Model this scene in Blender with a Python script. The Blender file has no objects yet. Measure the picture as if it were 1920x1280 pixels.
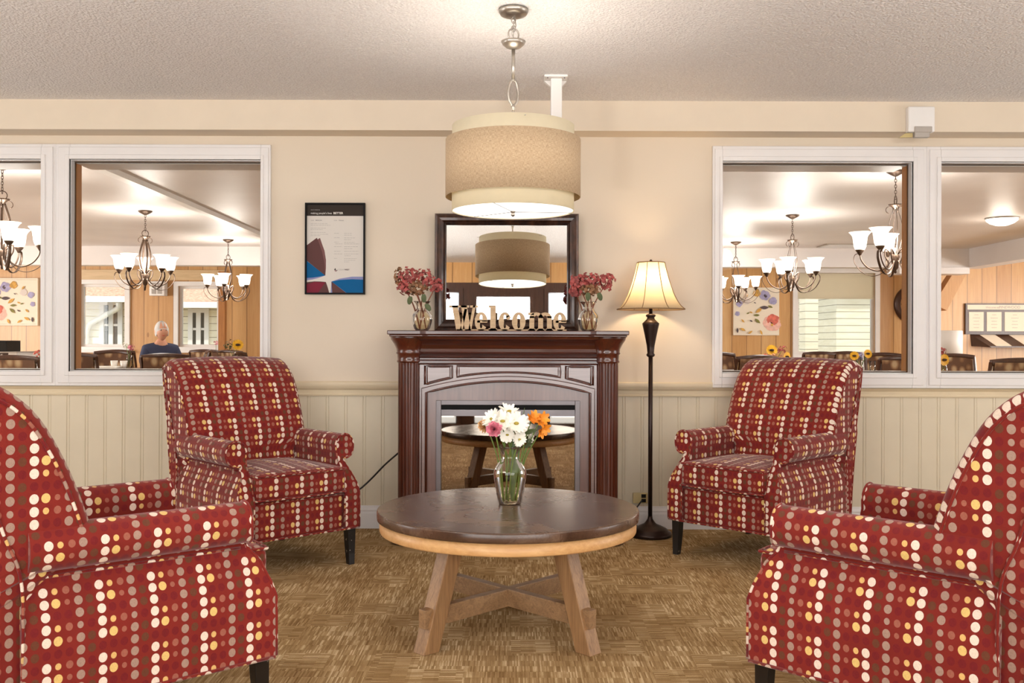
import bpy, bmesh, math, random
from mathutils import Vector, Matrix
PI = math.pi
random.seed(7)
C = bpy.context.scene
COL = C.collection

# ---------------------------------------------------------------- camera
F = 1766.0
CAMZ = 1.07
cd = bpy.data.cameras.new('camera'); cam = bpy.data.objects.new('camera', cd); COL.objects.link(cam)
cd.sensor_width = 36.0; cd.lens = 36.0 * F / 1920.0; cd.clip_start = 0.05; cd.clip_end = 200
cam.location = (0, 0, CAMZ); cam.rotation_euler = (PI / 2, math.radians(-0.17), 0)
C.camera = cam

# ---------------------------------------------------------------- view, world, sun, daylight
C.view_settings.view_transform = 'Standard'; C.view_settings.look = 'None'
C.view_settings.gamma = 1; C.view_settings.use_curve_mapping = False
C.view_settings.exposure = -0.25
C.cycles.max_bounces = 8; C.cycles.diffuse_bounces = 4; C.cycles.glossy_bounces = 4
C.cycles.transparent_max_bounces = 12; C.cycles.caustics_reflective = False; C.cycles.caustics_refractive = False
C.cycles.sample_clamp_indirect = 6
wd = bpy.data.worlds.new('sky'); C.world = wd; wd.use_nodes = True
bgn = wd.node_tree.nodes['Background']; bgn.inputs[0].default_value = (0.86, 0.93, 1.0, 1); bgn.inputs[1].default_value = 2.4

def light(name, kind, loc, power, color=(1, 1, 1), rot=(0, 0, 0), size=None, size_y=None, radius=None, parent=None):
    l = bpy.data.lights.new(name, kind); l.energy = power; l.color = color
    if size is not None:
        l.size = size
        if size_y is not None: l.shape = 'RECTANGLE'; l.size_y = size_y
    if radius is not None: l.shadow_soft_size = radius
    o = bpy.data.objects.new(name, l); COL.objects.link(o); o.location = loc; o.rotation_euler = rot
    if parent: o.parent = parent
    return o
sun = light('sun', 'SUN', (0, -20, 30), 3.0, (1, 0.95, 0.88), (math.radians(42), 0, math.radians(-25)))
sun.data.angle = math.radians(1.5)
YB = -0.45           # wall behind the camera
XW = 4.7             # half width of the lounge
# daylight standing in the openings of the wall behind the camera, just outside them
DAY = (1.0, 0.965, 0.93)
for (cx, w) in ((-1.72, 2.1), (-0.125, 0.75), (1.51, 2.1)):
    light('daylight_behind', 'AREA', (cx, YB - 0.25, 1.1), 34 * w, DAY, (-PI / 2, 0, PI), w, 1.8)
for s in (-1, 1):
    light('added_side_fill', 'AREA', (s * (XW + 0.25), 3.45, 1.3), 40, DAY, (PI / 2, 0, s * PI / 2), 1.9, 1.6)  # fill light added outside made-up side openings, out of view
    light('added_dining_fill', 'AREA', (s * 9.85, 10.0, 1.3), 470, DAY, (PI / 2, 0, s * PI / 2), 6.0, 1.6)  # unseen fill added beyond both side walls to brighten the dining room

# ---------------------------------------------------------------- helpers
def P(px, py, d):
    "point of the place at distance d seen at pixel px, py"
    return Vector(((px - 960) * d / F, d, CAMZ + (640 - py) * d / F))
def X(px, d): return (px - 960) * d / F
def Z(py, d): return CAMZ + (640 - py) * d / F

def srgb(r, g, b):
    f = lambda c: (c / 255 / 12.92) if c / 255 <= 0.04045 else ((c / 255 + 0.055) / 1.055) ** 2.4
    return (f(r), f(g), f(b), 1)

class NT:
    def __init__(s, name):
        s.m = bpy.data.materials.new(name); s.m.use_nodes = True
        s.t = s.m.node_tree; s.n = s.t.nodes; s.l = s.t.links
        s.b = s.n['Principled BSDF']; s.out = s.n['Material Output']
    def add(s, kind, **kw):
        n = s.n.new(kind)
        for k, v in kw.items(): setattr(n, k, v)
        return n
    def link(s, a, b): s.l.new(a, b)
    def math(s, op, a, b=None, c=None):
        n = s.n.new('ShaderNodeMath'); n.operation = op
        for i, v in enumerate((a, b, c)):
            if v is None: continue
            if isinstance(v, (int, float)): n.inputs[i].default_value = v
            else: s.l.new(v, n.inputs[i])
        return n.outputs[0]
    def coord(s, kind='Object', scale=(1, 1, 1), rot=(0, 0, 0)):
        t = s.n.new('ShaderNodeTexCoord'); m = s.n.new('ShaderNodeMapping')
        m.inputs['Scale'].default_value = scale; m.inputs['Rotation'].default_value = rot
        s.l.new(t.outputs[kind], m.inputs[0]); return m.outputs[0]
    def noise(s, vec, scale=5, detail=4, rough=0.5, dist=0):
        n = s.n.new('ShaderNodeTexNoise'); s.l.new(vec, n.inputs['Vector'])
        n.inputs['Scale'].default_value = scale; n.inputs['Detail'].default_value = detail
        n.inputs['Roughness'].default_value = rough; n.inputs['Distortion'].default_value = dist
        return n.outputs[0]
    def ramp(s, fac, stops, interp='LINEAR'):
        n = s.n.new('ShaderNodeValToRGB'); r = n.color_ramp; r.interpolation = interp
        while len(r.elements) < len(stops): r.elements.new(0.5)
        for e, (p, c) in zip(r.elements, stops): e.position = p; e.color = c
        if not isinstance(fac, (int, float)): s.l.new(fac, n.inputs[0])
        return n.outputs[0]
    def mix(s, fac, a, b, mode='MIX'):
        n = s.n.new('ShaderNodeMix'); n.data_type = 'RGBA'; n.blend_type = mode
        for i, v in ((0, fac), (6, a), (7, b)):
            if isinstance(v, (int, float)): n.inputs[i].default_value = v
            elif isinstance(v, tuple): n.inputs[i].default_value = v
            else: s.l.new(v, n.inputs[i])
        return n.outputs[2]
    def bump(s, h, strength=0.3, dist=0.01):
        n = s.n.new('ShaderNodeBump'); n.inputs['Strength'].default_value = strength; n.inputs['Distance'].default_value = dist
        s.l.new(h, n.inputs['Height']); s.l.new(n.outputs[0], s.b.inputs['Normal'])
    def set(s, **kw):
        for k, v in kw.items():
            k = k.replace('_', ' ')
            if isinstance(v, (int, float, tuple)): s.b.inputs[k].default_value = v
            else: s.l.new(v, s.b.inputs[k])
        return s

M = {}
def plain(name, col, rough=0.5, metal=0.0, vary=0.12, scale=6, **kw):
    t = NT(name); c = t.coord()
    n = t.noise(c, scale, 3)
    lo = tuple(x * (1 - vary) for x in col[:3]) + (1,); hi = tuple(min(1, x * (1 + vary)) for x in col[:3]) + (1,)
    t.set(Base_Color=t.ramp(n, [(0.3, lo), (0.7, hi)]), Roughness=rough, Metallic=metal, **kw)
    M[name] = t.m; return t
def wood(name, c1, c2, axis=2, scale=1.0, rough=0.4, fine=1.0, coat=0.0, coat_rough=0.2, ior=1.5, spec=0.5):
    t = NT(name); sc = [14 * scale] * 3; sc[axis] = 1.1 * scale
    v = t.coord(scale=tuple(sc))
    n = t.noise(v, 2.2, 6, 0.6, 1.2)
    sc2 = [70 * scale] * 3; sc2[axis] = 2.5 * scale
    n2 = t.noise(t.coord(scale=tuple(sc2)), 2, 3, 0.6)
    f = t.math('ADD', t.math('MULTIPLY', n, 0.65), t.math('MULTIPLY', n2, 0.35 * fine))
    t.set(Base_Color=t.ramp(f, [(0.3, c1), (0.7, c2)]), Roughness=rough, Coat_Weight=coat, Coat_Roughness=coat_rough, Coat_IOR=ior, Specular_IOR_Level=spec)
    M[name] = t.m; return t

# fabric: five columns by six rows of dots on brick red, laid out on UVs in metres
def make_fabric():
    t = NT('dot_fabric')
    uv = t.add('ShaderNodeUVMap'); sep = t.add('ShaderNodeSeparateXYZ'); t.link(uv.outputs[0], sep.inputs[0])
    u = t.math('DIVIDE', sep.outputs[0], 0.0285); v = t.math('DIVIDE', sep.outputs[1], 0.0298)
    iu = t.math('FLOOR', u); iv = t.math('FLOOR', v)
    fu = t.math('SUBTRACT', t.math('SUBTRACT', u, iu), 0.5); fv = t.math('SUBTRACT', t.math('SUBTRACT', v, iv), 0.5)
    d = t.math('SQRT', t.math('ADD', t.math('MULTIPLY', fu, fu), t.math('MULTIPLY', fv, fv)))
    cu = t.math('FLOORED_MODULO', iu, 5) if False else t.math('SUBTRACT', iu, t.math('MULTIPLY', t.math('FLOOR', t.math('DIVIDE', t.math('ADD', iu, 0.01), 5)), 5))
    cv = t.math('SUBTRACT', iv, t.math('MULTIPLY', t.math('FLOOR', t.math('DIVIDE', t.math('ADD', iv, 0.01), 6)), 6))
    idx = t.math('DIVIDE', t.math('ADD', t.math('ADD', t.math('MULTIPLY', cu, 6), cv), 0.5), 30)
    dark = (srgb(112, 22, 24), 0.36); br = (srgb(100, 56, 34), 0.36); gr = (srgb(164, 134, 118), 0.38); grs = (srgb(164, 134, 118), 0.28)
    ro = (srgb(156, 92, 74), 0.32); ros = (srgb(156, 92, 74), 0.24); ye = (srgb(226, 190, 116), 0.39); yes_ = (srgb(222, 180, 112), 0.27)
    wh = (srgb(236, 216, 198), 0.40)
    cells = [dark, br, br, dark, br, br,   gr, gr, gr, grs, gr, gr,   ro, ros, dark, ro, ros, dark,
             yes_, ye, dark, yes_, ye, dark,   wh, wh, wh, wh, wh, dark]
    stops = [(i / 30, c[0]) for i, c in enumerate(cells)]
    rads = [(i / 30, (c[1], c[1], c[1], 1)) for i, c in enumerate(cells)]
    colr = t.ramp(idx, stops, 'CONSTANT'); rad = t.ramp(idx, rads, 'CONSTANT')
    mask = t.math('GREATER_THAN', t.math('SUBTRACT', rad, d), 0)
    # woven threads
    w = t.math('SINE', t.math('MULTIPLY', sep.outputs[0], 2400)); w2 = t.math('SINE', t.math('MULTIPLY', sep.outputs[1], 2100))
    weave = t.math('ADD', t.math('MULTIPLY', t.math('MULTIPLY', w, w2), 0.5), 0.5)
    o = t.coord(); nz = t.noise(o, 260, 3, 0.6)
    base = t.ramp(t.noise(o, 5, 3), [(0.3, srgb(116, 28, 19)), (0.7, srgb(126, 33, 23))])
    thr = t.ramp(nz, [(0.25, (0.74, 0.72, 0.70, 1)), (0.6, (1, 1, 1, 1))])
    dots = t.mix(0.75, colr, thr, 'MULTIPLY')
    t.set(Base_Color=t.mix(mask, base, dots), Roughness=0.8, Sheen_Weight=0.25, Sheen_Roughness=0.4, Specular_IOR_Level=0.25)
    t.bump(t.math('ADD', weave, t.math('MULTIPLY', mask, 0.8)), 0.25, 0.0015)
    M['fabric'] = t.m
make_fabric()

def make_carpet():
    t = NT('carpet'); o = t.coord('Object')
    sep = t.add('ShaderNodeSeparateXYZ'); t.link(o, sep.inputs[0])
    def cellnoise(sc, off=0.0):
        vm = t.add('ShaderNodeTexWhiteNoise', noise_dimensions='2D'); cb = t.add('ShaderNodeCombineXYZ')
        t.link(t.math('FLOOR', t.math('ADD', t.math('MULTIPLY', sep.outputs[0], sc[0]), off)), cb.inputs[0])
        t.link(t.math('FLOOR', t.math('ADD', t.math('MULTIPLY', sep.outputs[1], sc[1]), off)), cb.inputs[1])
        t.link(cb.outputs[0], vm.inputs[0]); return vm.outputs[0]
    # tiles whose streaks turn by a quarter
    par = t.math('GREATER_THAN', cellnoise((6.5, 6.5)), 0.28)
    nx = t.noise(t.coord(scale=(150, 8, 1)), 1, 2, 0.5); ny = t.noise(t.coord(scale=(8, 150, 1)), 1, 2, 0.5)
    st = t.math('ADD', t.math('MULTIPLY', par, nx), t.math('MULTIPLY', t.math('SUBTRACT', 1, par), ny))
    # tufts in rows
    rx = cellnoise((210, 19)); ry = cellnoise((19, 210), 0.37)
    rr = t.math('ADD', t.math('MULTIPLY', par, rx), t.math('MULTIPLY', t.math('SUBTRACT', 1, par), ry))
    blot = t.noise(t.coord(scale=(1, 1, 1)), 5.5, 4, 0.6)
    fine = t.noise(t.coord(), 300, 2, 0.5)
    patch = cellnoise((6.5, 6.5), 0.5); sub_ = cellnoise((13, 3.2), 0.2)
    f = t.math('ADD', t.math('ADD', t.math('MULTIPLY', st, 0.26), t.math('MULTIPLY', rr, 0.26)), t.math('ADD', t.math('ADD', t.math('MULTIPLY', blot, 0.30), t.math('MULTIPLY', fine, 0.20)), t.math('MULTIPLY', t.math('ADD', patch, sub_), 0.07)))
    t.set(Base_Color=t.ramp(f, [(0.30, srgb(104, 72, 40)), (0.48, srgb(146, 116, 76)), (0.64, srgb(172, 142, 100)), (0.80, srgb(222, 200, 162))]), Roughness=0.95, Specular_IOR_Level=0.1)
    t.bump(t.math('ADD', rr, fine), 0.5, 0.004)
    M['carpet'] = t.m
make_carpet()

def make_walls():
    t = NT('wall_paint'); o = t.coord()
    t.set(Base_Color=t.ramp(t.noise(o, 1.6, 3), [(0.3, srgb(214, 200, 180)), (0.7, srgb(219, 204, 184))]), Roughness=0.6)
    t.bump(t.noise(o, 120, 2), 0.05, 0.002); M['wall'] = t.m
    t = NT('popcorn_ceiling'); o = t.coord()
    v = t.add('ShaderNodeTexVoronoi'); v.inputs['Scale'].default_value = 75; t.link(o, v.inputs['Vector'])
    n = t.noise(o, 130, 4, 0.7)
    h = t.math('ADD', t.math('MULTIPLY', v.outputs['Distance'], -1.0), n)
    spk = t.ramp(v.outputs['Distance'], [(0.10, (1, 1, 1, 1)), (0.32, (0, 0, 0, 1))])
    t.set(Base_Color=t.mix(spk, t.ramp(n, [(0.35, srgb(226, 220, 218)), (0.62, srgb(246, 242, 240))]), srgb(255, 253, 250)), Roughness=0.6)
    t.bump(h, 0.75, 0.010); M['popcorn'] = t.m
    t = NT('dining_ceiling'); o = t.coord()
    t.set(Base_Color=t.ramp(t.noise(o, 1.2, 3), [(0.3, srgb(214, 206, 202)), (0.7, srgb(226, 219, 215))]), Roughness=0.45)
    t.bump(t.noise(o, 60, 3), 0.25, 0.004); M['dceiling'] = t.m
    # knotty pine planks, vertical, gaps as dark lines of varying spacing
    t = NT('pine_planks'); o = t.coord()
    sep = t.add('ShaderNodeSeparateXYZ'); t.link(o, sep.inputs[0])
    a = t.math('ADD', sep.outputs[0], t.math('MULTIPLY', sep.outputs[1], 1.0))
    pu = t.math('MULTIPLY', a, 4.3); fl = t.math('FLOOR', pu); fr = t.math('SUBTRACT', pu, fl)
    wn = t.add('ShaderNodeTexWhiteNoise', noise_dimensions='1D'); t.link(fl, wn.inputs['W'])
    gap = t.math('LESS_THAN', fr, 0.055)
    g = t.noise(t.coord(scale=(16, 16, 1.0)), 1.6, 5, 0.6, 0.8)
    kn = t.add('ShaderNodeTexVoronoi'); kn.inputs['Scale'].default_value = 1; t.link(t.coord(scale=(3.5, 3.5, 1.6)), kn.inputs['Vector'])
    knot = t.math('LESS_THAN', kn.outputs['Distance'], 0.07)
    f = t.math('ADD', t.math('MULTIPLY', g, 0.6), t.math('MULTIPLY', wn.outputs[0], 0.4))
    c = t.ramp(f, [(0.2, srgb(184, 134, 80)), (0.55, srgb(208, 162, 106)), (0.85, srgb(224, 186, 136))])
    c = t.mix(t.math('MULTIPLY', knot, 0.55), c, srgb(120, 66, 26))
    c = t.mix(t.math('MULTIPLY', gap, 0.6), c, srgb(96, 58, 28))
    t.set(Base_Color=c, Roughness=0.35); M['pine'] = t.m
make_walls()
plain('wainscot', srgb(214, 202, 178), 0.45, vary=0.03)
plain('rail', srgb(216, 200, 170), 0.4, vary=0.03)
plain('white_trim', srgb(226, 222, 220), 0.35, vary=0.02)
plain('white_paint', srgb(232, 228, 224), 0.4, vary=0.03)
plain('soffit', srgb(220, 205, 184), 0.55, vary=0.02)
plain('gap_dark', srgb(70, 48, 30), 0.8)
plain('black_leg', srgb(20, 16, 15), 0.3)
plain('bronze', srgb(48, 32, 26), 0.35, 0.5)
plain('bulb_bronze', srgb(92, 74, 62), 0.35, 0.7)
plain('nickel', srgb(176, 168, 158), 0.3, 0.85)
plain('black', srgb(10, 8, 8), 0.5, Specular_IOR_Level=0.12)
plain('grey_metal', srgb(120, 114, 116), 0.35, 0.6)
plain('cable', srgb(18, 14, 12), 0.5)
plain('outlet', srgb(196, 176, 122), 0.4)
plain('grey_plastic', srgb(168, 160, 152), 0.4)
wood('cherry', srgb(44, 15, 7), srgb(98, 42, 21), 2, 1.0, 0.28, coat=0.6, coat_rough=0.12)
wood('cherry_h', srgb(44, 15, 7), srgb(92, 39, 20), 0, 1.0, 0.28, coat=0.6, coat_rough=0.12)
wood('satin_cherry', srgb(96, 66, 60), srgb(132, 100, 94), 0, 0.8, 0.3, coat=1.0, coat_rough=0.3, ior=1.9)  # grey window reflection is put into the base colour of the cherry
wood('painted_sheen_cherry_v', srgb(82, 46, 36), srgb(118, 78, 68), 2, 0.8, 0.3, coat=1.0, coat_rough=0.3, ior=1.7)  # upright grain, reflected grey again mixed into the base colour
wood('table_wood', srgb(112, 78, 48), srgb(172, 132, 90), 2, 1.6, 0.45)
wood('table_wood_h', srgb(112, 82, 56), srgb(166, 130, 92), 0, 1.6, 0.45)
wood('apron_wood', srgb(190, 138, 84), srgb(222, 176, 120), 0, 1.0, 0.4)
wood('sign_wood', srgb(158, 126, 90), srgb(208, 178, 138), 0, 3.0, 0.5)
wood('jamb_wood', srgb(140, 84, 34), srgb(190, 128, 66), 2, 1.2, 0.4)
wood('dark_wood', srgb(50, 28, 18), srgb(84, 50, 34), 2, 1.0, 0.35)
wood('pale_wood', srgb(196, 166, 124), srgb(220, 192, 150), 0, 1.0, 0.4)
wood('brace_wood', srgb(178, 126, 74), srgb(206, 158, 104), 2, 1.0, 0.45)

def make_special():
    # worn dark table top
    t = NT('table_top'); o = t.coord(); n = t.noise(o, 4, 6, 0.65, 0.6); n2 = t.noise(o, 140, 3, 0.7)
    f = t.math('ADD', t.math('MULTIPLY', n, 0.8), t.math('MULTIPLY', n2, 0.2))
    t.set(Base_Color=t.ramp(f, [(0.35, srgb(60, 40, 28)), (0.55, srgb(88, 63, 47)), (0.68, srgb(126, 100, 78))]),
          Roughness=t.math('ADD', t.math('MULTIPLY', n, 0.32), 0.10), Coat_Weight=0.15, Coat_Roughness=0.2, Specular_IOR_Level=0.45)
    M['table_top'] = t.m
    # brushed bronze wood of the mirror frame
    t = NT('mirror_frame'); n = t.noise(t.coord(scale=(1, 1, 1), rot=(0, 0.7, 0)), 14, 4, 0.6); n2 = t.noise(t.coord(scale=(60, 60, 8)), 1, 3)
    f = t.math('ADD', t.math('MULTIPLY', n, .6), t.math('MULTIPLY', n2, .4))
    t.set(Base_Color=t.ramp(f, [(0.4, srgb(34, 16, 10)), (0.62, srgb(74, 44, 28)), (0.75, srgb(116, 78, 48))]), Roughness=0.3, Metallic=0.25, Coat_Weight=0.4)
    M['mirror_frame'] = t.m
    t = NT('mirror'); t.set(Base_Color=(0.9, 0.9, 0.88, 1), Metallic=1.0, Roughness=0.01)
    n = t.noise(t.coord(), 3, 2); t.set(Base_Color=t.ramp(n, [(0, (0.88, 0.88, 0.86, 1)), (1, (0.92, 0.92, 0.9, 1))])); M['mirror'] = t.m
    t = NT('firebox_glass'); n = t.noise(t.coord(), 2, 2)
    t.set(Base_Color=t.ramp(n, [(0, (0.40, 0.34, 0.28, 1)), (1, (0.44, 0.38, 0.32, 1))]), Metallic=1.0, Roughness=0.02); M['fire_glass'] = t.m
    # clear glass
    def glass(name, tint, ior, base=0.0, grough=0.0):
        t = NT(name); t.n.remove(t.b)
        tr = t.add('ShaderNodeBsdfTransparent'); gl = t.add('ShaderNodeBsdfGlossy'); fr = t.add('ShaderNodeFresnel'); mx = t.add('ShaderNodeMixShader')
        n = t.noise(t.coord(), 8, 2)
        t.link(t.ramp(n, [(0, tint), (1, tuple(min(1, c * 1.01) for c in tint))]), tr.inputs[0])
        gl.inputs['Roughness'].default_value = grough; fr.inputs[0].default_value = ior
        f = t.math('ADD', fr.outputs[0], base)
        t.link(f, mx.inputs[0]); t.link(tr.outputs[0], mx.inputs[1]); t.link(gl.outputs[0], mx.inputs[2]); t.link(mx.outputs[0], t.out.inputs[0])
        M[name] = t.m
    glass('pane', (0.98, 0.98, 0.97, 1), 1.30)
    glass('vase_glass', (0.97, 0.95, 0.91, 1), 1.40, 0.02)
    glass('water', (0.95, 0.91, 0.80, 1), 1.15, 0.0)
    # fabrics of lamps
    t = NT('burlap'); o = t.coord('UV')
    a = t.noise(t.coord('UV', scale=(1300, 90, 1)), 1, 2); b = t.noise(t.coord('UV', scale=(90, 1100, 1)), 1, 2)
    f = t.math('ADD', t.math('MULTIPLY', a, 0.5), t.math('MULTIPLY', b, 0.5))
    c = t.ramp(f, [(0.34, srgb(132, 106, 76)), (0.5, srgb(184, 158, 126)), (0.68, srgb(214, 192, 160))])
    t.set(Base_Color=c, Roughness=0.9); t.bump(f, 0.3, 0.001); M['burlap'] = t.m
    def lampcloth(name, col, emc, em, trans=0.5):
        t = NT(name); n = t.noise(t.coord(), 40, 2)
        t.set(Base_Color=t.ramp(n, [(0.3, tuple(x * 0.96 for x in col[:3]) + (1,)), (0.7, col)]), Roughness=0.8, Emission_Color=emc, Emission_Strength=em)
        if trans:
            tl = t.add('ShaderNodeBsdfTranslucent'); tl.inputs[0].default_value = col; mx = t.add('ShaderNodeMixShader'); mx.inputs[0].default_value = trans
            t.link(t.b.outputs[0], mx.inputs[1]); t.link(tl.outputs[0], mx.inputs[2]); t.link(mx.outputs[0], t.out.inputs[0])
        M[name] = t.m
    lampcloth('cream_cloth', srgb(232, 222, 196), (1, .95, .8, 1), 0.03, 0.35)
    lampcloth('diffuser', srgb(250, 246, 236), (1, .96, .88, 1), 2.2, 0.0)
    lampcloth('bell_shade', srgb(226, 204, 164), (1, .85, .6, 1), 0.0, 0.40)
    lampcloth('glow_glass', srgb(250, 244, 236), (1, .93, .82, 1), 2.4, 0.0)
    plain('seam', srgb(140, 108, 74), 0.7)
make_special()

# ---- mesh helpers
def tag(o, label=None, cat=None, group=None, kind=None):
    if label: o['label'] = label
    if cat: o['category'] = cat
    if group: o['group'] = group
    if kind: o['kind'] = kind
    return o
def link(name, me, mat, parent=None, smooth=None):
    o = bpy.data.objects.new(name, me); COL.objects.link(o)
    if mat is not None: me.materials.append(M[mat] if isinstance(mat, str) else mat)
    if parent is not None: o.parent = parent
    return o
def root(name, label, cat, loc=(0, 0, 0), rz=0.0, group=None):
    o = bpy.data.objects.new(name, None); COL.objects.link(o); o.empty_display_size = 0.05
    o.location = loc; o.rotation_euler = (0, 0, rz)
    return tag(o, label, cat, group)
def copy_tree(o, parent=None):
    c = o.copy(); COL.objects.link(c)
    if parent is not None: c.parent = parent; 
    for ch in list(o.children): copy_tree(ch, c)
    return c

class MB:
    def __init__(s): s.bm = bmesh.new(); s.uv = s.bm.loops.layers.uv.new('UVMap'); s.flat = set()
    def face(s, vs, uvs=None, smooth=False):
        try: f = s.bm.faces.new(vs)
        except ValueError: return None
        f.smooth = smooth
        if uvs:
            for l, u in zip(f.loops, uvs): l[s.uv].uv = u
        return f
    def box(s, lo, hi, mat=None, smooth=False):
        lo, hi = Vector(lo), Vector(hi)
        pts = [Vector((x, y, z)) for z in (lo.z, hi.z) for y in (lo.y, hi.y) for x in (lo.x, hi.x)]
        if mat is not None: pts = [mat @ p for p in pts]
        v = [s.bm.verts.new(p) for p in pts]
        for q in ((0, 2, 3, 1), (4, 5, 7, 6), (0, 1, 5, 4), (2, 6, 7, 3), (0, 4, 6, 2), (1, 3, 7, 5)): s.face([v[i] for i in q], smooth=smooth)
        return s
    def hexa(s, pts):
        v = [s.bm.verts.new(p) for p in pts]
        for q in ((0, 2, 3, 1), (4, 5, 7, 6), (0, 1, 5, 4), (2, 6, 7, 3), (0, 4, 6, 2), (1, 3, 7, 5)): s.face([v[i] for i in q])
        return s
    def grid(s, rows, closed_u=False, closed_v=False, uvs=None, smooth=True, flip=False):
        "rows: list of lists of points"
        vs = [[s.bm.verts.new(p) for p in r] for r in rows]
        nr, nc = len(rows), len(rows[0])
        for i in range(nr if closed_v else nr - 1):
            for j in range(nc if closed_u else nc - 1):
                i2, j2 = (i + 1) % nr, (j + 1) % nc
                q = [vs[i][j], vs[i][j2], vs[i2][j2], vs[i2][j]]
                u = None
                if uvs:
                    ja = j + 1
                    u = [uvs(i, j), uvs(i, ja), uvs(i + 1, ja), uvs(i + 1, j)]
                if flip: q.reverse(); u = u[::-1] if u else None
                s.face(q, u, smooth)
        return vs
    def lathe(s, prof, c=(0, 0, 0), n=32, smooth=True, cap=True, rot=None, uvscale=1.0, sx=1.0, sy=1.0):
        "prof: (r, z) pairs from bottom to top"
        c = Vector(c); rows = []
        for r, z in prof:
            row = []
            for k in range(n):
                a = 2 * PI * k / n; p = Vector((r * math.cos(a) * sx, r * math.sin(a) * sy, z))
                if rot is not None: p = rot @ p
                row.append(c + p)
            rows.append(row)
        R0 = max(r for r, z in prof)
        vs = s.grid(rows, closed_u=True, smooth=smooth, uvs=lambda i, j: (2 * PI * R0 * j / n * uvscale, prof[min(i, len(prof) - 1)][1] * uvscale))
        if cap:
            if prof[0][0] > 1e-6: s.face(vs[0][::-1])
            if prof[-1][0] > 1e-6: s.face(vs[-1])
        return s
    def tube(s, pts, r, n=8, closed=False, smooth=True, cap=True, uvlen=True, flat=None):
        "flat: (wide, thin) gives a ribbon-like oval section"
        pts = [Vector(p) for p in pts]; m = len(pts)
        rr = r if isinstance(r, (list, tuple)) else [r] * m
        tang = []
        for i in range(m):
            a = pts[(i - 1) % m] if (closed or i > 0) else pts[i]
            b = pts[(i + 1) % m] if (closed or i < m - 1) else pts[i]
            t = (b - a); tang.append(t.normalized() if t.length > 1e-9 else Vector((0, 0, 1)))
        up = Vector((0, 0, 1)) if abs(tang[0].z) < 0.9 else Vector((1, 0, 0))
        nrm = (up - tang[0] * up.dot(tang[0])).normalized(); rows = []; L = [0]
        for i in range(m):
            if i:
                nrm = (nrm - tang[i] * nrm.dot(tang[i]))
                nrm = nrm.normalized() if nrm.length > 1e-6 else tang[i].orthogonal().normalized()
                L.append(L[-1] + (pts[i] - pts[i - 1]).length)
            bi = tang[i].cross(nrm)
            fa, fb = (rr[i], rr[i]) if flat is None else flat
            rows.append([pts[i] + nrm * math.cos(2 * PI * k / n) * fa + bi * math.sin(2 * PI * k / n) * fb for k in range(n)])
        L.append(L[-1] + (pts[0] - pts[-1]).length)
        vs = s.grid(rows, closed_u=True, closed_v=closed, smooth=smooth, uvs=lambda i, j: (L[i], 2 * PI * rr[0] * j / n))
        if cap and not closed: s.face(vs[0][::-1]); s.face(vs[-1])
        return s
    def prism(s, poly, axis, a, b, holes=None, smooth=False):
        "poly: 2D points; axis 'x' 'y' 'z' is the extrusion axis"
        def mk(p, h):
            return {'x': (h, p[0], p[1]), 'y': (p[0], h, p[1]), 'z': (p[0], p[1], h)}[axis]
        v0 = [s.bm.verts.new(mk(p, a)) for p in poly]; v1 = [s.bm.verts.new(mk(p, b)) for p in poly]
        f0 = s.face(v0); f1 = s.face(v1[::-1]); n = len(poly)
        for i in range(n): s.face([v0[(i + 1) % n], v0[i], v1[i], v1[(i + 1) % n]], smooth=smooth)
        return s
    def rbox(s, lo, hi, r, n=4, fn=None, uv='cube', mat=None, k=3):
        "box with rounded edges; fn moves each point"
        lo, hi = Vector(lo), Vector(hi)
        def ax(l, h):
            a = [l + r * (1 - math.cos(PI / 2 * i / k)) * 1.0 for i in range(k)] + [l + r + (h - l - 2 * r) * i / n for i in range(n + 1)] + [h - r * (1 - math.cos(PI / 2 * i / k)) for i in range(k - 1, -1, -1)]
            a[0] = l; a[-1] = h; return a
        axs = [ax(lo[i], hi[i]) for i in range(3)]
        cache = {}
        def vert(p):
            key = (round(p.x, 6), round(p.y, 6), round(p.z, 6))
            if key in cache: return cache[key]
            q = Vector([min(max(p[i], lo[i] + r), hi[i] - r) for i in range(3)]); d = p - q
            w = q + d.normalized() * r if d.length > 1e-9 else p.copy()
            if fn: w = Vector(fn(w))
            if mat is not None: w = mat @ w
            cache[key] = s.bm.verts.new(w); return cache[key]
        for a in range(3):
            b, c = (a + 1) % 3, (a + 2) % 3
            for side in (0, 1):
                A = axs[a][0] if side == 0 else axs[a][-1]
                for i in range(len(axs[b]) - 1):
                    for j in range(len(axs[c]) - 1):
                        q = []; us = []
                        for (bi, ci) in ((i, j), (i + 1, j), (i + 1, j + 1), (i, j + 1)):
                            p = Vector((0, 0, 0)); p[a] = A; p[b] = axs[b][bi]; p[c] = axs[c][ci]; q.append(vert(p))
                            us.append({0: (p.y, p.z), 1: (p.x, p.z), 2: (p.x, p.y)}[a])
                        if side == 0: q.reverse(); us.reverse()
                        if len(set(q)) >= 3: s.face(q, us, True)
        return s
    def sphere(s, c, r, n=12, m=8, sx=1, sy=1, sz=1, rot=None):
        prof = [(max(1e-5, math.sin(PI * i / m)) * r, -math.cos(PI * i / m) * r * sz) for i in range(m + 1)]
        return s.lathe(prof, c, n, True, False, rot, sx=sx, sy=sy)
    def build(s, name, mat, parent=None, recalc=True, bevel=None):
        if recalc: bmesh.ops.recalc_face_normals(s.bm, faces=s.bm.faces)
        me = bpy.data.meshes.new(name); s.bm.to_mesh(me); s.bm.free()
        o = link(name, me, mat, parent)
        if bevel:
            b = o.modifiers.new('bevel', 'BEVEL'); b.width = bevel; b.segments = 2; b.limit_method = 'ANGLE'; b.angle_limit = math.radians(40)
        return o
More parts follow.
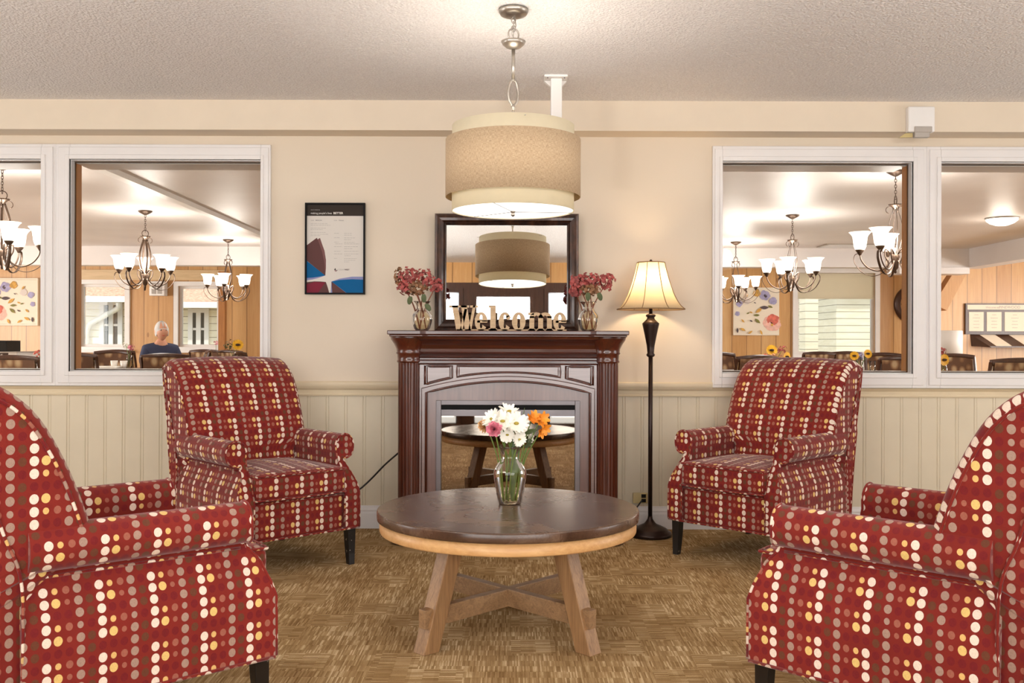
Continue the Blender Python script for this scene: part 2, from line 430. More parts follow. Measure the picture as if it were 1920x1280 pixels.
def struct(mb, name, mat, parent=None, **kw):
    o = mb.build(name, mat, parent, **kw)
    if parent is None: o['kind'] = 'structure'
    return o
def text(name, body, size, loc, mat, parent=None, align='LEFT', bold=0.0, rot=(PI / 2, 0, 0), extrude=0.0, sx=1.0):
    cu = bpy.data.curves.new(name, 'FONT'); cu.body = body; cu.size = size; cu.align_x = align; cu.offset = bold; cu.extrude = extrude
    tmp = bpy.data.objects.new(name, cu); COL.objects.link(tmp)
    dg = bpy.context.evaluated_depsgraph_get(); me = bpy.data.meshes.new_from_object(tmp.evaluated_get(dg))
    bpy.data.objects.remove(tmp); bpy.data.curves.remove(cu)
    me.materials.clear()
    me.transform(Matrix.Translation(Vector(loc)) @ Matrix.Rotation(rot[0], 4, 'X') @ Matrix.Diagonal((sx, 1, 1, 1)))
    return link(name, me, mat, parent)
# ================================================================ SETTING
WY, WT = 5.40, 0.105          # lounge face and thickness of the wall with the windows
CEIL = 2.41; SOFY = 5.24; SOFZ = 2.243
FAR = 14.9; DXL, DXR = -9.6, 9.6
mb = MB(); mb.box((-XW, YB, -0.1), (XW, WY, 0)); struct(mb, 'floor', 'carpet')
mb = MB(); mb.box((DXL, WY, -0.1), (DXR, FAR + 0.2, 0)); struct(mb, 'floor_dining', 'carpet')
mb = MB(); mb.box((-XW, YB, CEIL), (XW, WY + WT, CEIL + 0.15)); struct(mb, 'ceiling', 'popcorn')
mb = MB(); mb.box((DXL, WY + WT, CEIL), (DXR, FAR + 0.2, CEIL + 0.15)); struct(mb, 'ceiling_dining', 'dceiling')
mb = MB(); mb.box((-XW, SOFY, SOFZ), (XW, WY + 0.001, CEIL)); struct(mb, 'trim_soffit', 'soffit')

def wall_with_holes(name, x0, x1, z0, z1, y0, y1, holes, mat, swap=False):
    xs = sorted({x0, x1} | {h[0] for h in holes} | {h[1] for h in holes}); zs = sorted({z0, z1} | {h[2] for h in holes} | {h[3] for h in holes})
    mb = MB(); V = {}
    def inside(cx, cz): return any(h[0] < cx < h[1] and h[2] < cz < h[3] for h in holes)
    n, m = len(xs) - 1, len(zs) - 1
    def solid(i, j): return 0 <= i < n and 0 <= j < m and not inside((xs[i] + xs[i + 1]) / 2, (zs[j] + zs[j + 1]) / 2)
    def v(i, j, y):
        k = (i, j, y)
        if k not in V: V[k] = mb.bm.verts.new((y, xs[i], zs[j]) if swap else (xs[i], y, zs[j]))
        return V[k]
    for i in range(n):
        for j in range(m):
            if not solid(i, j): continue
            mb.face([v(i, j, y0), v(i + 1, j, y0), v(i + 1, j + 1, y0), v(i, j + 1, y0)]); mb.face([v(i, j, y1), v(i, j + 1, y1), v(i + 1, j + 1, y1), v(i + 1, j, y1)])
            for (di, dj, a, b) in ((-1, 0, (i, j), (i, j + 1)), (1, 0, (i + 1, j), (i + 1, j + 1)), (0, -1, (i, j), (i + 1, j)), (0, 1, (i, j + 1), (i + 1, j + 1))):
                if not solid(i + di, j + dj): mb.face([v(*a, y0), v(*b, y0), v(*b, y1), v(*a, y1)])
    return struct(mb, name, mat)
PZ0, PZ1 = 0.893, 2.103
wins = [(-3.78, -2.69, PZ0, PZ1), (-2.529, -1.437, PZ0, PZ1), (1.199, 2.287, PZ0, PZ1), (2.446, 3.54, PZ0, PZ1)]
wall_with_holes('wall_front', -XW, XW, 0, CEIL, WY, WY + WT, wins, 'wall')
# wall skin on the dining side beyond the lounge
mb = MB(); mb.box((DXL, WY, 0), (-XW, WY + WT, CEIL)); mb.box((XW, WY, 0), (DXR, WY + WT, CEIL)); struct(mb, 'wall_dining_near', 'wall')

def ring(mb, x0, x1, z0, z1, w, y0, y1, wt=None, wb=None):
    wt = w if wt is None else wt; wb = w if wb is None else wb
    mb.box((x0 - w, y0, z0 - wb), (x0, y1, z1 + wt)); mb.box((x1, y0, z0 - wb), (x1 + w, y1, z1 + wt))
    mb.box((x0, y0, z1), (x1, y1, z1 + wt)); mb.box((x0, y0, z0 - wb), (x1, y1, z0))
for k, (x0, x1, z0, z1) in enumerate(wins):
    r = bpy.data.objects.new('window_%d' % (k + 1), None); COL.objects.link(r); r['kind'] = 'structure'
    mb = MB()
    L = 0.083 if k in (1, 3) else 0.055; R = 0.055 if k in (1,) else 0.083
    # casing as stepped mouldings; neighbours meet on the shared mullion
    wl = 0.0805 if k in (1, 3) else 0.055
    wr = 0.0805 if k in (0, 2) else 0.055
    wl = {0: 0.06, 1: 0.0805, 2: 0.055, 3: 0.0795}[k]; wr = {0: 0.0805, 1: 0.055, 2: 0.0795, 3: 0.06}[k]
    for (f, dep) in ((1.0, 0.018), (0.80, 0.026), (0.42, 0.020), (0.30, 0.032), (0.12, 0.024)):
        t, b = 0.088 * f, 0.083 * f
        mb.box((x0 - wl * f, WY - dep, z0 - b), (x0, WY - 0.0005, z1 + t)); mb.box((x1, WY - dep, z0 - b), (x1 + wr * f, WY - 0.0005, z1 + t))
        mb.box((x0, WY - dep, z1), (x1, WY - 0.0005, z1 + t)); mb.box((x0, WY - dep, z0 - b), (x1, WY - 0.0005, z0))
    mb.build('casing', 'white_trim', r, bevel=0.003)
    mb = MB(); ring(mb, x0 + 0.005, x1 - 0.005, z0 + 0.005, z1 - 0.005, 0.005, WY - 0.01, WY + 0.030, 0.005, 0.005); mb.build('stop_bead', 'white_trim', r)
    mb = MB(); t = 0.006
    mb.box((x0 + .001, WY + 0.05, z0 + .001), (x0 + t, WY + WT + 0.012, z1 - .001)); mb.box((x1 - t, WY + 0.05, z0 + .001), (x1 - .001, WY + WT + 0.012, z1 - .001)); mb.build('jamb', 'jamb_wood', r)
    mb = MB(); mb.box((x0 + t, WY + 0.05, z1 - 0.012), (x1 - t, WY + WT + 0.14, z1 - .001)); mb.build('head_board', 'dceiling', r)
    mb = MB(); mb.box((x0 + t, WY + 0.05, z0 + .001), (x1 - t, WY + WT + 0.02, z0 + 0.012)); mb.build('sill', 'white_paint', r)
    mb = MB(); ring(mb, x0 + 0.010, x1 - 0.010, z0 + 0.010, z1 - 0.010, 0.0045, WY + 0.031, WY + 0.036, 0.0045, 0.0045); mb.build('glazing_gasket', 'gap_dark', r)
    mb = MB(); mb.box((x0 + 0.002, WY + 0.037, z0 + 0.002), (x1 - 0.002, WY + 0.041, z1 - 0.002)); mb.build('glass_pane', 'pane', r)

# wainscot with real grooves
GZ0, GZ1 = 0.125, 0.760
xs = [-XW]; 
k = -XW + 0.03
rows = []
pts = [(-XW, 0.0)]
while k < XW - 0.05:
    for (dx, dy) in ((0, 0), (0.003, 0.0035), (0.006, 0.0), (0.016, 0.0), (0.018, 0.0025), (0.020, 0.0)): pts.append((k + dx, dy))
    k += 0.106
pts.append((XW, 0.0))
mb = MB(); y = WY - 0.008
mb.grid([[(px, y + dy, GZ0) for px, dy in pts], [(px, y + dy, GZ1) for px, dy in pts]], smooth=False, flip=True)
struct(mb, 'trim_wainscot', 'wainscot', recalc=False)
# chair rail: profile run along x, taller between the windows
def rail(mb, x0, x1, prof):
    mb.prism([(p[0], p[1]) for p in prof], 'x', x0, x1)
full = [(WY - .001, .757), (WY - .018, .757), (WY - .020, .764), (WY - .014, .772), (WY - .016, .790), (WY - .026, .800), (WY - .032, .812), (WY - .034, .822), (WY - .034, .834), (WY - .028, .840), (WY - .001, .840)]
low = [(WY - .001, .757), (WY - .018, .757), (WY - .020, .764), (WY - .014, .772), (WY - .016, .790), (WY - .026, .800), (WY - .034, .808), (WY - .001, .8085)]
mb = MB(); lx0, lx1 = -1.382, 1.144
rail(mb, lx0, lx1, full); rail(mb, -XW, lx0, low); rail(mb, lx1, XW, low); struct(mb, 'trim_chair_rail', 'rail')
base = [(WY - .001, 0), (WY - .020, 0), (WY - .020, .085), (WY - .017, .097), (WY - .019, .104), (WY - .012, .118), (WY - .010, .130), (WY - .001, .130)]
mb = MB(); mb.prism(base, 'x', -XW, XW); struct(mb, 'baseboard_front', 'white_trim')

# side walls with openings added out of view for fill light, wall behind the camera
for s in (-1, 1):
    wall_with_holes('wall_left' if s < 0 else 'wall_right', YB, WY, 0, CEIL, s * XW, s * (XW + 0.12), [(2.5, 4.4, 0.5, 2.1)], 'wall', swap=True)
bh = [(-2.7, -0.58, 0.10, 2.10), (-0.47, 0.26, 0.10, 2.05), (0.38, 2.5, 0.10, 2.10)]
wall_with_holes('wall_back', -XW - .12, XW + .12, 0, 2.17, YB - 0.12, YB, bh, 'dark_wood')
mb = MB(); mb.box((-XW - .12, YB - 0.12, 2.17), (XW + .12, YB, CEIL + .15)); struct(mb, 'wall_back_upper', 'pine')
for k, (x0, x1, z0, z1) in enumerate(bh):
    r = bpy.data.objects.new('window_%d' % (k + 5), None); COL.objects.link(r); r['kind'] = 'structure'
    mb = MB(); ring(mb, x0 + .05, x1 - .05, z0 + .05, z1 - .05, 0.05, YB - 0.08, YB + 0.02)
    if k != 1: mb.box(((x0 + x1) / 2 - .03, YB - .08, z0 + .05), ((x0 + x1) / 2 + .03, YB + .01, z1 - .05))
    mb.build('window_frame', 'dark_wood', r)
    mb = MB(); mb.box((x0 + .04, YB - 0.05, z0 + .04), (x1 - .04, YB - 0.045, z1 - .04)); mb.build('glass_pane', 'pane', r)

# ================================================================ DINING ROOM SHELL
FW = [(X(150, FAR), X(236, FAR), Z(652, FAR), Z(535, FAR)), (X(335, FAR), X(410, FAR), Z(652, FAR), Z(538, FAR)), (X(1494, FAR), X(1640, FAR), Z(662, FAR), Z(510, FAR)),
      (-5.6, -6.4 + 0.9, 0, 0)]
FW = FW[:3]
wall_with_holes('wall_far', DXL, DXR, 0, CEIL, FAR, FAR + 0.2, FW, 'pine')
wall_with_holes('wall_dining_left', WY, FAR + .2, 0, CEIL, DXL, DXL - .12, [(7.0, 13.0, .5, 2.1)], 'pine', swap=True)  # openings in both dining side walls are added for the fill lamps
wall_with_holes('wall_dining_right', WY, FAR + .2, 0, CEIL, DXR, DXR + .12, [(7.0, 13.0, .5, 2.1)], 'pine', swap=True)
# dropped beams round the dining ceiling
BZ = 2.14
mb = MB(); mb.box((DXL, 13.4, BZ), (6.5, 13.62, CEIL)); mb.box((6.5, WY + WT + .02, BZ), (6.75, 13.62, CEIL)); mb.box((X(1680, 13.5), 13.38, BZ - .09), (6.5, 13.7, BZ)); struct(mb, 'trim_beams', 'dceiling')
mb = MB(); mb.box((X(146, FAR), FAR - .03, Z(527, FAR)), (X(425, FAR), FAR, Z(508, FAR))); struct(mb, 'trim_header', 'pale_wood')
mb = MB(); mb.box((X(411, 14.6), 14.55, 0), (X(423, 14.6), 14.65, BZ)); struct(mb, 'trim_post', 'jamb_wood')
for k, (x0, x1, z0, z1) in enumerate(FW):
    r = bpy.data.objects.new('window_%d' % (k + 8), None); COL.objects.link(r); r['kind'] = 'structure'
    mb = MB(); w = 0.07; ring(mb, x0, x1, z0, z1, w, FAR - .04, FAR - .001)
    mb.box((x0 - .1, FAR - .12, z0 - w - .02), (x1 + .1, FAR - .001, z0 - w + .02)); mb.build('window_frame', 'white_paint', r)
    mb = MB(); ring(mb, x0 + .04, x1 - .04, z0 + .04, z1 - .04, .04, FAR + .04, FAR + .09); mb.build('sash', 'white_paint', r)
    mb = MB(); mb.box((x0 + .03, FAR + .06, z0 + .03), (x1 - .03, FAR + .065, z1 - .03)); mb.build('glass_pane', 'pane', r)
    if k == 2:
        mb = MB(); zb = Z(556, FAR); mb.box((x0 + .01, FAR + .012, zb), (x1 - .01, FAR + .018, z1 - .005)); mb.box((x0 + .01, FAR + .004, zb - .02), (x1 - .01, FAR + .024, zb + .02)); mb.build('roller_shade', 'shade_cloth' if 'shade_cloth' in M else 'cream_cloth', r)
mb = MB(); x0, x1, z0, z1 = FW[2]; mb.box((x0 - .07, FAR - .05, 0), (x1 + .07, FAR - .002, z0 - .1)); struct(mb, 'trim_under_window', 'white_paint')

# diagonal brace and ceiling raceway, vents
mb = MB(); mb.box((-3.19, WY + WT + .15, CEIL - .045), (-3.10, 13.4, CEIL)); tag(mb.build('ceiling_raceway', 'white_paint'), 'thin white conduit strip running along the dining room ceiling', 'conduit')
a = P(1795, 506, 14.4); b = P(1764, 585, 14.4)
xa, xb = X(1787, 14.4), X(1811, 14.4); mb = MB(); mb.hexa([(xa - .34, 14.3, 1.66), (xb - .34, 14.3, 1.56), (xa - .34, 14.5, 1.66), (xb - .34, 14.5, 1.56), (xa, 14.3, 2.2), (xb, 14.3, 2.2), (xa, 14.5, 2.2), (xb, 14.5, 2.2)]); mb.box((xa - .42, 14.28, 0), (xa - .28, 14.52, 2.2))
struct(mb, 'trim_brace', 'brace_wood')

# ================================================================ HOUSE OUTSIDE
def make_out():
    t = NT('siding'); o = t.coord(); sep = t.add('ShaderNodeSeparateXYZ'); t.link(o, sep.inputs[0])
    z = t.math('MULTIPLY', sep.outputs[2], 6.5); f = t.math('SUBTRACT', z, t.math('FLOOR', z))
    gap = t.math('LESS_THAN', f, 0.09); n = t.noise(t.coord(scale=(1, 1, 6)), 3, 3)
    c = t.ramp(n, [(0.3, srgb(232, 224, 200)), (0.7, srgb(244, 238, 220))])
    t.set(Base_Color=t.mix(t.math('MULTIPLY', gap, 0.8), c, srgb(120, 108, 82)), Roughness=0.6); t.bump(f, 0.6, 0.02); M['siding'] = t.m
    t = NT('shingles'); n = t.noise(t.coord(scale=(6, 6, 6)), 3, 4)
    t.set(Base_Color=t.ramp(n, [(0.3, srgb(176, 128, 104)), (0.7, srgb(214, 176, 150))]), Roughness=0.9); M['shingles'] = t.m
    plain('dark_glass', srgb(70, 74, 72), 0.15); plain('lawn', srgb(150, 146, 118), 0.9, vary=0.3); plain('foliage', srgb(84, 104, 50), 0.9, vary=0.4, scale=12)
make_out()
mb = MB(); mb.box((-40, FAR + .2, -0.35), (40, 60, -0.25)); struct(mb, 'ground', 'lawn')
HY = 21.0
def house(name, label, x0, x1, wins, eave, downspout=None, rooftop=3.4):
    r = root(name, label, 'house', ((x0 + x1) / 2, HY, -0.25)); ox = (x0 + x1) / 2
    mb = MB(); mb.box((x0 - ox, 0, 0), (x1 - ox, 4, eave + .25)); mb.build('wall', 'siding', r)
    mb = MB(); e = eave + .25
    mb.prism([(-.5, e - .05), (-.5, e + .05), (2.0, rooftop + .25), (4.5, e + .05), (4.5, e - .05)], 'x', x0 - ox - .4, x1 - ox + .4); mb.build('roof', 'shingles', r)
    mb = MB(); mb.box((x0 - ox - .4, -.62, e - .10), (x1 - ox + .4, -.50, e + .03)); mb.build('gutter', 'white_paint', r)
    for (a, b, c, d) in wins:
        w = MB(); ring(w, a - ox, b - ox, c + .25, d + .25, .10, -.05, .02); m_ = (a + b) / 2 - ox; w.box((m_ - .05, -.05, c + .25), (m_ + .05, .02, d + .25)); w.box((a - ox, -.03, (c + d) / 2 + .22), (b - ox, .02, (c + d) / 2 + .27))
        f = w.build('window', 'white_paint', r); g = MB(); g.box((a - ox, -.01, c + .25), (b - ox, .015, d + .25)); g.build('pane', 'dark_glass', f)
    if downspout is not None:
        dx = downspout - ox; mb = MB(); mb.tube([(dx + .9, -.56, e - .08), (dx + .85, -.4, e - .22), (dx + .1, -.1, e - .55), (dx, -.08, e - .75), (dx, -.08, 0.05)], .06, 8); mb.build('downspout', 'white_paint', r)
    return r
g = HY
house('neighbouring_house', 'cream sided house with a shallow roof outside the left dining windows', -14.0, -8.7, [(X(196, g), X(222, g), Z(648, g), Z(574, g))], Z(562, g), X(165, g), 2.9)
house('neighbouring_house', 'cream sided house with a reddish roof outside behind the middle of the dining room', -7.7, 2.8, [(X(362, g), X(384, g), Z(648, g), Z(588, g))], Z(572, g), None, 2.75)
house('neighbouring_house', 'pale sided house seen through the right dining window under the roller shade', X(1568, g), 13.0, [(X(1690, g), X(1730, g), Z(648, g), Z(574, g))], Z(505, g), None, 4.3)
mb = MB(); mb.box((X(1510, 19), 19.0, -.25), (X(1534, 19), 19.4, 2.7)); tag(mb.build('sided_wall', 'siding'), 'narrow strip of cream sided wall outside the right dining window', 'wall')
mb = MB()
for _ in range(260):
    c = Vector((random.uniform(5.6, 9.2), random.uniform(26.5, 28), random.uniform(0, 3.6))); mb.sphere(c, random.uniform(.15, .35), 6, 4)
o = mb.build('hedge', 'foliage'); tag(o, 'dark green shrubbery outside between the two sided walls', 'hedge')

for k, (x, y, lab) in enumerate(((-2.3, 0.6, 'added unseen bowl lamp for fill behind the left front armchair'), (2.3, 0.6, 'added unseen bowl lamp for fill behind the right front armchair'), (-1.65, 2.0, 'added unseen bowl lamp for fill over the left front armchair'), (1.65, 2.0, 'added unseen bowl lamp for fill over the right front armchair'))):  # bowl lamps added out of view to brighten the ceiling and room
    t = root('added_fill_lamp', lab, 'ceiling lamp', (x, y, CEIL), 0, 'added fill lamps of the lounge')
    mb = MB(); mb.lathe([(.001, -.56), (.08, -.55), (.14, -.52), (.18, -.47)], n=32, cap=False); mb.build('glass_bowl', 'glow_glass', t)
    mb = MB(); mb.lathe([(.012, -.55), (.012, -.02), (.06, -.018), (.065, 0)], n=20); mb.build('stem_fitting', 'nickel', t)
    light('added_fill_bulb', 'POINT', (0, 0, -.42), 72, (1, .96, .92), radius=.10, parent=t)
SHP = (.888, .919, 1.026)
# ================================================================ ARMCHAIR (faces -Y, origin on the floor)
def bez(p, n=6):
    "Catmull-Rom through 2D/3D points"
    p = [Vector(q) for q in p]; out = []
    for i in range(len(p) - 1):
        a = p[max(i - 1, 0)]; b = p[i]; c = p[i + 1]; d = p[min(i + 2, len(p) - 1)]
        for k in range(n):
            t = k / n; out.append(0.5 * ((2 * b) + (c - a) * t + (2 * a - 5 * b + 4 * c - d) * t * t + (3 * b - a - 3 * c + d) * t ** 3))
    out.append(p[-1]); return out
def interp(tab, z):
    if z <= tab[0][0]: return tab[0][1]
    for (a, va), (b, vb) in zip(tab, tab[1:]):
        if z <= b:
            t = (z - a) / (b - a); t = t * t * (3 - 2 * t); return va + (vb - va) * t
    return tab[-1][1]
ARM_F = [(.17, -.415), (.34, -.415), (.42, -.385), (.49, -.335), (.54, -.325), (.62, -.325)]
def arm_outline(s):
    pts = [(.262, .175), (.262, .26), (.262, .34), (.263, .42), (.264, .49), (.264, .53)]
    cx, cz, r = .316, .548, .057
    for a in range(170, -111, -20): pts.append((cx + r * math.cos(math.radians(a)), cz + r * math.sin(math.radians(a))))
    pts += [(.303, .478), (.306, .462), (.315, .44), (.331, .41), (.345, .38), (.352, .34), (.354, .28), (.354, .175)]
    return [(s * x, z) for x, z in pts]
def make_arm(s, parent):
    ol = arm_outline(s); yb = .30; N = 14; mb = MB(); rows = []
    L = [0]
    for a, b in zip(ol, ol[1:]): L.append(L[-1] + math.hypot(b[0] - a[0], b[1] - a[1]))
    def pt(x, z, t):
        y = interp(ARM_F, z) * (1 - t) + yb * t
        e = min(1, t * N / 0.9)                                    # soften the front edge a little
        if z > .47: y = min(y, interp(ARM_F, z) * (1 - t) + .285 * t)
        return (x, y, z)
    for i in range(N + 1):
        t = i / N
        rows.append([pt(x, z, t) for x, z in ol])
    mb.grid(rows, uvs=lambda i, j: (rows[min(i, N)][min(j, len(ol) - 1)][1] + .03, L[min(j, len(L) - 1)] + .012), smooth=True, flip=(s > 0))
    # front panel: fan over a centre line, slightly domed
    for (row, sg) in ((rows[0], 1), (rows[-1], -1)):
        f = [mb.bm.verts.new((p[0], p[1], p[2])) for p in row]
        m = len(row); h = m // 2
        # pair inner and outer points by height
        mids = []
        inner = f[:7]; outer = f[::-1]
        mb_f = mb.face(f if sg > 0 else f[::-1], [(v.co.x, v.co.z) for v in (f if sg > 0 else f[::-1])])
    arm = mb.build('arm', 'fabric', parent, recalc=True)
    # triangulated front is concave: let blender split it
    bm = bmesh.new(); bm.from_mesh(arm.data); bmesh.ops.triangulate(bm, faces=[f for f in bm.faces if len(f.verts) > 4]); bm.to_mesh(arm.data); bm.free()
    mb = MB(); mb.tube([(x, interp(ARM_F, z) - .002, z) for x, z in ol], .0045, 6)
    mb.tube([(s * .3, y, .474) if False else (s * .304, y, .476) for y in [-.32 + .62 * k / 8 for k in range(9)]], .004, 6)
    mb.build('arm_piping', 'fabric', arm); return arm
BACK_PROF = [(.36, .06), (.46, .085), (.56, .115), (.66, .15), (.76, .195), (.85, .25), (.905, .305), (.938, .365), (.950, .425), (.938, .475), (.92, .505), (.85, .502), (.75, .480), (.62, .450), (.48, .420), (.34, .395), (.175, .375)]
def make_back(parent):
    pr = [(p[1], p[0]) for p in [tuple(v) for v in bez([(y, z) for z, y in BACK_PROF], 4)]]   # (z, y)
    n = len(pr); W = .345; L = [0]
    for a, b in zip(pr, pr[1:]): L.append(L[-1] + math.hypot(b[0] - a[0], b[1] - a[1]))
    cz, cy = .60, .27
    xs = []; K = 14
    fr = [-1 + 2 * i / K for i in range(K + 1)]
    sts = [(-W, .030), (-W + .004, .018), (-W + .012, .007), (-W + .026, .0)] + [(f * (W - .028), 0) for f in fr[1:-1]] + [(W - .026, 0), (W - .012, .007), (W - .004, .018), (W, .030)]
    def pos(x, ins, i):
        z, y = pr[i]; a = pr[max(i - 1, 0)]; b = pr[min(i + 1, n - 1)]
        t = Vector((b[1] - a[1], b[0] - a[0])).normalized(); nr = Vector((t.y, -t.x))      # inward
        nr = Vector((t.y, -t.x)); k = 1 - (x / W) ** 2
        top = max(0, min(1, (z - .75) / .2))
        yy = y + nr.x * ins; zz = z + nr.y * ins
        front = 1 if i < n * .42 else 0
        yy -= front * .018 * k * max(0, min(1, (z - .4) / .2)); zz += top * .014 * k
        wf = 1.0 + .02 * max(0, min(1, (z - .55) / .35)) - (0.06 if False else 0)
        low = 1 - max(0, min(1, (z - .515) / .055)); low = low * low * (3 - 2 * low)
        frontness = 1 - max(0, min(1, (y - .22) / .07))
        wf *= 1 - .235 * low * frontness
        if y > .3 and z < .6: wf *= 1.02
        return (x * wf, yy, max(zz, .172))
    rows = [[pos(x, ins, i) for i in range(n)] for x, ins in sts]
    mb = MB(); mb.grid(rows, uvs=lambda i, j: (sts[min(i, len(sts) - 1)][0] + .08, L[min(j, n - 1)]), smooth=True)
    for row in (rows[0], rows[-1]):
        c = None; h = n
        # side panel: strips between front and rear of the profile
        lo, hi = 0, n - 1; vs = [mb.bm.verts.new(p) for p in row]
        mb.face(vs, [(v.co.y, v.co.z) for v in vs])
    mb.box((-W + .02, .30, .175), (W - .02, .375, .40))
    o = mb.build('backrest', 'fabric', parent)
    bm = bmesh.new(); bm.from_mesh(o.data); bmesh.ops.triangulate(bm, faces=[f for f in bm.faces if len(f.verts) > 4]); bm.to_mesh(o.data); bm.free()
    # piping down each side edge and along the middle of the boxing
    mb = MB()
    for s in (-1, 1):
        mb.tube([Vector(pos(s * (W + .001), .026, i)) for i in range(3, n)], .0048, 6)
        seam = bez([(s * (W + .004), .30, .20), (s * (W + .006), .30, .47), (s * (W + .008), .345, .60), (s * (W + .010), .40, .76), (s * (W + .010), .46, .90)], 6)
        mb.tube(seam, .0045, 6)
    mb.build('back_piping', 'fabric', o); return o
def make_armchair():
    t = root('armchair', 'x', 'armchair')
    mb = MB(); mb.rbox((-.262, -.400, .170), (.262, .20, .345), .012, 3, fn=lambda p: (p.x, p.y - (.006 * (1 - (p.x / .262) ** 2) if p.y < -.3 else 0), p.z)); base = mb.build('base', 'fabric', t)
    mb = MB(); mb.tube([(-.355, .36, .172), (-.357, -.41, .172), (-.262, -.420, .172), (0, -.416, .172), (.262, -.420, .172), (.357, -.41, .172), (.355, .36, .172)], .005, 6); mb.tube([(-.26, -.405, .335), (.26, -.405, .335)], .0045, 6); mb.build('base_piping', 'fabric', base)
    def crown(p):
        k = max(0, 1 - (p.x / .262) ** 2) * max(0, 1 - ((p.y + .13) / .30) ** 2)
        return (p.x, p.y - .012 * max(0, 1 - (p.x / .262) ** 2) * (1 if p.y < -.3 else 0), p.z + (.020 * k if p.z > .42 else 0))
    mb = MB(); mb.rbox((-.262, -.435, .343), (.262, .15, .462), .030, 8, fn=crown); cu = mb.build('seat_cushion', 'fabric', t)
    mb = MB()
    for zz in (.350, .455):
        loop = [(-.256, -.30, zz), (-.256, -.41, zz), (-.235, -.436, zz), (0, -.450, zz), (.235, -.436, zz), (.256, -.41, zz), (.256, -.30, zz)]
        mb.tube(bez(loop, 4), .0045, 6)
    mb.build('cushion_piping', 'fabric', cu)
    for s in (-1, 1): make_arm(s, t)
    make_back(t)
    for sx in (-1, 1):
        for (yy, dy, b) in ((-.375, -.018, .03), (.335, .05, .03)):
            mb = MB(); x = sx * .318; w, v = .024, .016
            secs = []
            for (z, ww, off) in ((.172, w, 0), (.11, .022, dy * .15), (.05, .019, dy * .5), (0, v, dy)):
                secs.append([(x + sx * off * .3 + a * ww, yy + off + c * ww, z) for a, c in ((-1, -1), (1, -1), (1, 1), (-1, 1))])
            vs = mb.grid(secs, closed_u=True, smooth=False); mb.face(vs[0]); mb.face(vs[-1]); mb.build('leg', 'scuffed', t, bevel=.002)
    S4 = Matrix.Diagonal((SHP[0], SHP[1], SHP[2], 1))
    def apply(o):
        for ch in o.children:
            ch.data.transform(S4); apply(ch)
    apply(t); return t
def scuff():
    t = NT('scuffed_black'); n = t.noise(t.coord(scale=(1, 1, 1)), 38, 3, 0.7)
    t.set(Base_Color=t.ramp(n, [(0.66, srgb(20, 16, 15)), (0.70, srgb(190, 176, 160))]), Roughness=0.3); M['scuffed'] = t.m
scuff()
def yaw(fx, fy): return math.atan2(fx, -fy)          # chair faces (fx, fy)
chair0 = make_armchair()
chairs = [  # front centre at floor, facing
    ((-.985, 4.30), (.545, -.839), 'red dotted armchair behind, between the fireplace and the left window'),
    ((.985, 4.30), (-.50, -.866), 'red dotted armchair behind, beside the floor lamp under the right window'),
    ((-.80, 2.88), (.80, .60), 'red dotted armchair at the front left, seen from its side'),
    ((.80, 2.88), (-.80, .60), 'red dotted armchair at the front right, seen from its side')]
POS = [(-1.221, 4.606, .735), (1.286, 4.812, -.790), (-1.160, 2.656, 2.286), (1.158, 2.602, -2.357)]
for i, (_, _, lab) in enumerate(chairs):
    o = chair0 if i == 0 else copy_tree(chair0)
    x, y, rz = POS[i]; o.location = (x, y, 0); o.rotation_euler = (0, 0, rz); o['label'] = lab; o['group'] = 'dotted armchairs round the coffee table'

# ================================================================ COFFEE TABLE
TX, TY = -.013, 3.52
t = root('coffee_table', 'round coffee table with dark worn top on splayed crossed wooden legs', 'coffee table', (TX, TY, 0))
mb = MB(); mb.lathe([(.482, .416), (.485, .418), (.486, .424), (.486, .445), (.4845, .449), (.481, .451)], n=96); mb.build('tabletop', 'table_top', t)
mb = MB(); mb.lathe([(.455, .372), (.474, .372), (.476, .376), (.476, .4155), (.2, .4155)], n=96, cap=False); mb.lathe([(.455, .372), (.455, .41)], n=96, cap=False); mb.build('apron', 'apron_wood', t)
LEG_T, LEG_B = .165, .395                                    # radial distance at the top and on the floor
for k in range(4):
    a = PI / 4 + k * PI / 2 ; R = Matrix.Rotation(a, 4, 'Z'); h = .030; pts = []
    for (rad, z) in ((LEG_B, 0), (LEG_T + .10, .415)):
        for (dy) in (-h, h):
            for dr in (-h * 1.08, h * 1.08): pts.append((rad, dr, dy, z))
    q = []
    for (rad, z) in ((LEG_B, 0.0), (LEG_T + .10, .40)):
        q += [R @ Vector((rad - .034, -h, z)), R @ Vector((rad + .034, -h, z)), R @ Vector((rad - .034, h, z)), R @ Vector((rad + .034, h, z))]
    mb = MB(); mb.hexa(q); leg = mb.build('leg', 'table_wood', t, bevel=.003)
for k in range(2):
    a = PI / 4 + k * PI / 2; R = Matrix.Rotation(a, 4, 'Z'); z0, z1 = .086 + k * .001, .150 + k * .001
    e = .415
    mb = MB(); mb.box((-e, -.017, z0), (e, .017, z1), R); mb.build('stretcher', 'table_wood_h', t, bevel=.002)

# ================================================================ FIREPLACE
FX, FD = -.02, 5.05
t = root('fireplace', 'dark cherry fireplace mantel with fluted side columns and glass firebox', 'fireplace', (FX, FD, 0))
def fx(px, d=FD): return (px - 960) * d / F - FX
def fz(py, d=FD): return CAMZ + (640 - py) * d / F
HW = .478
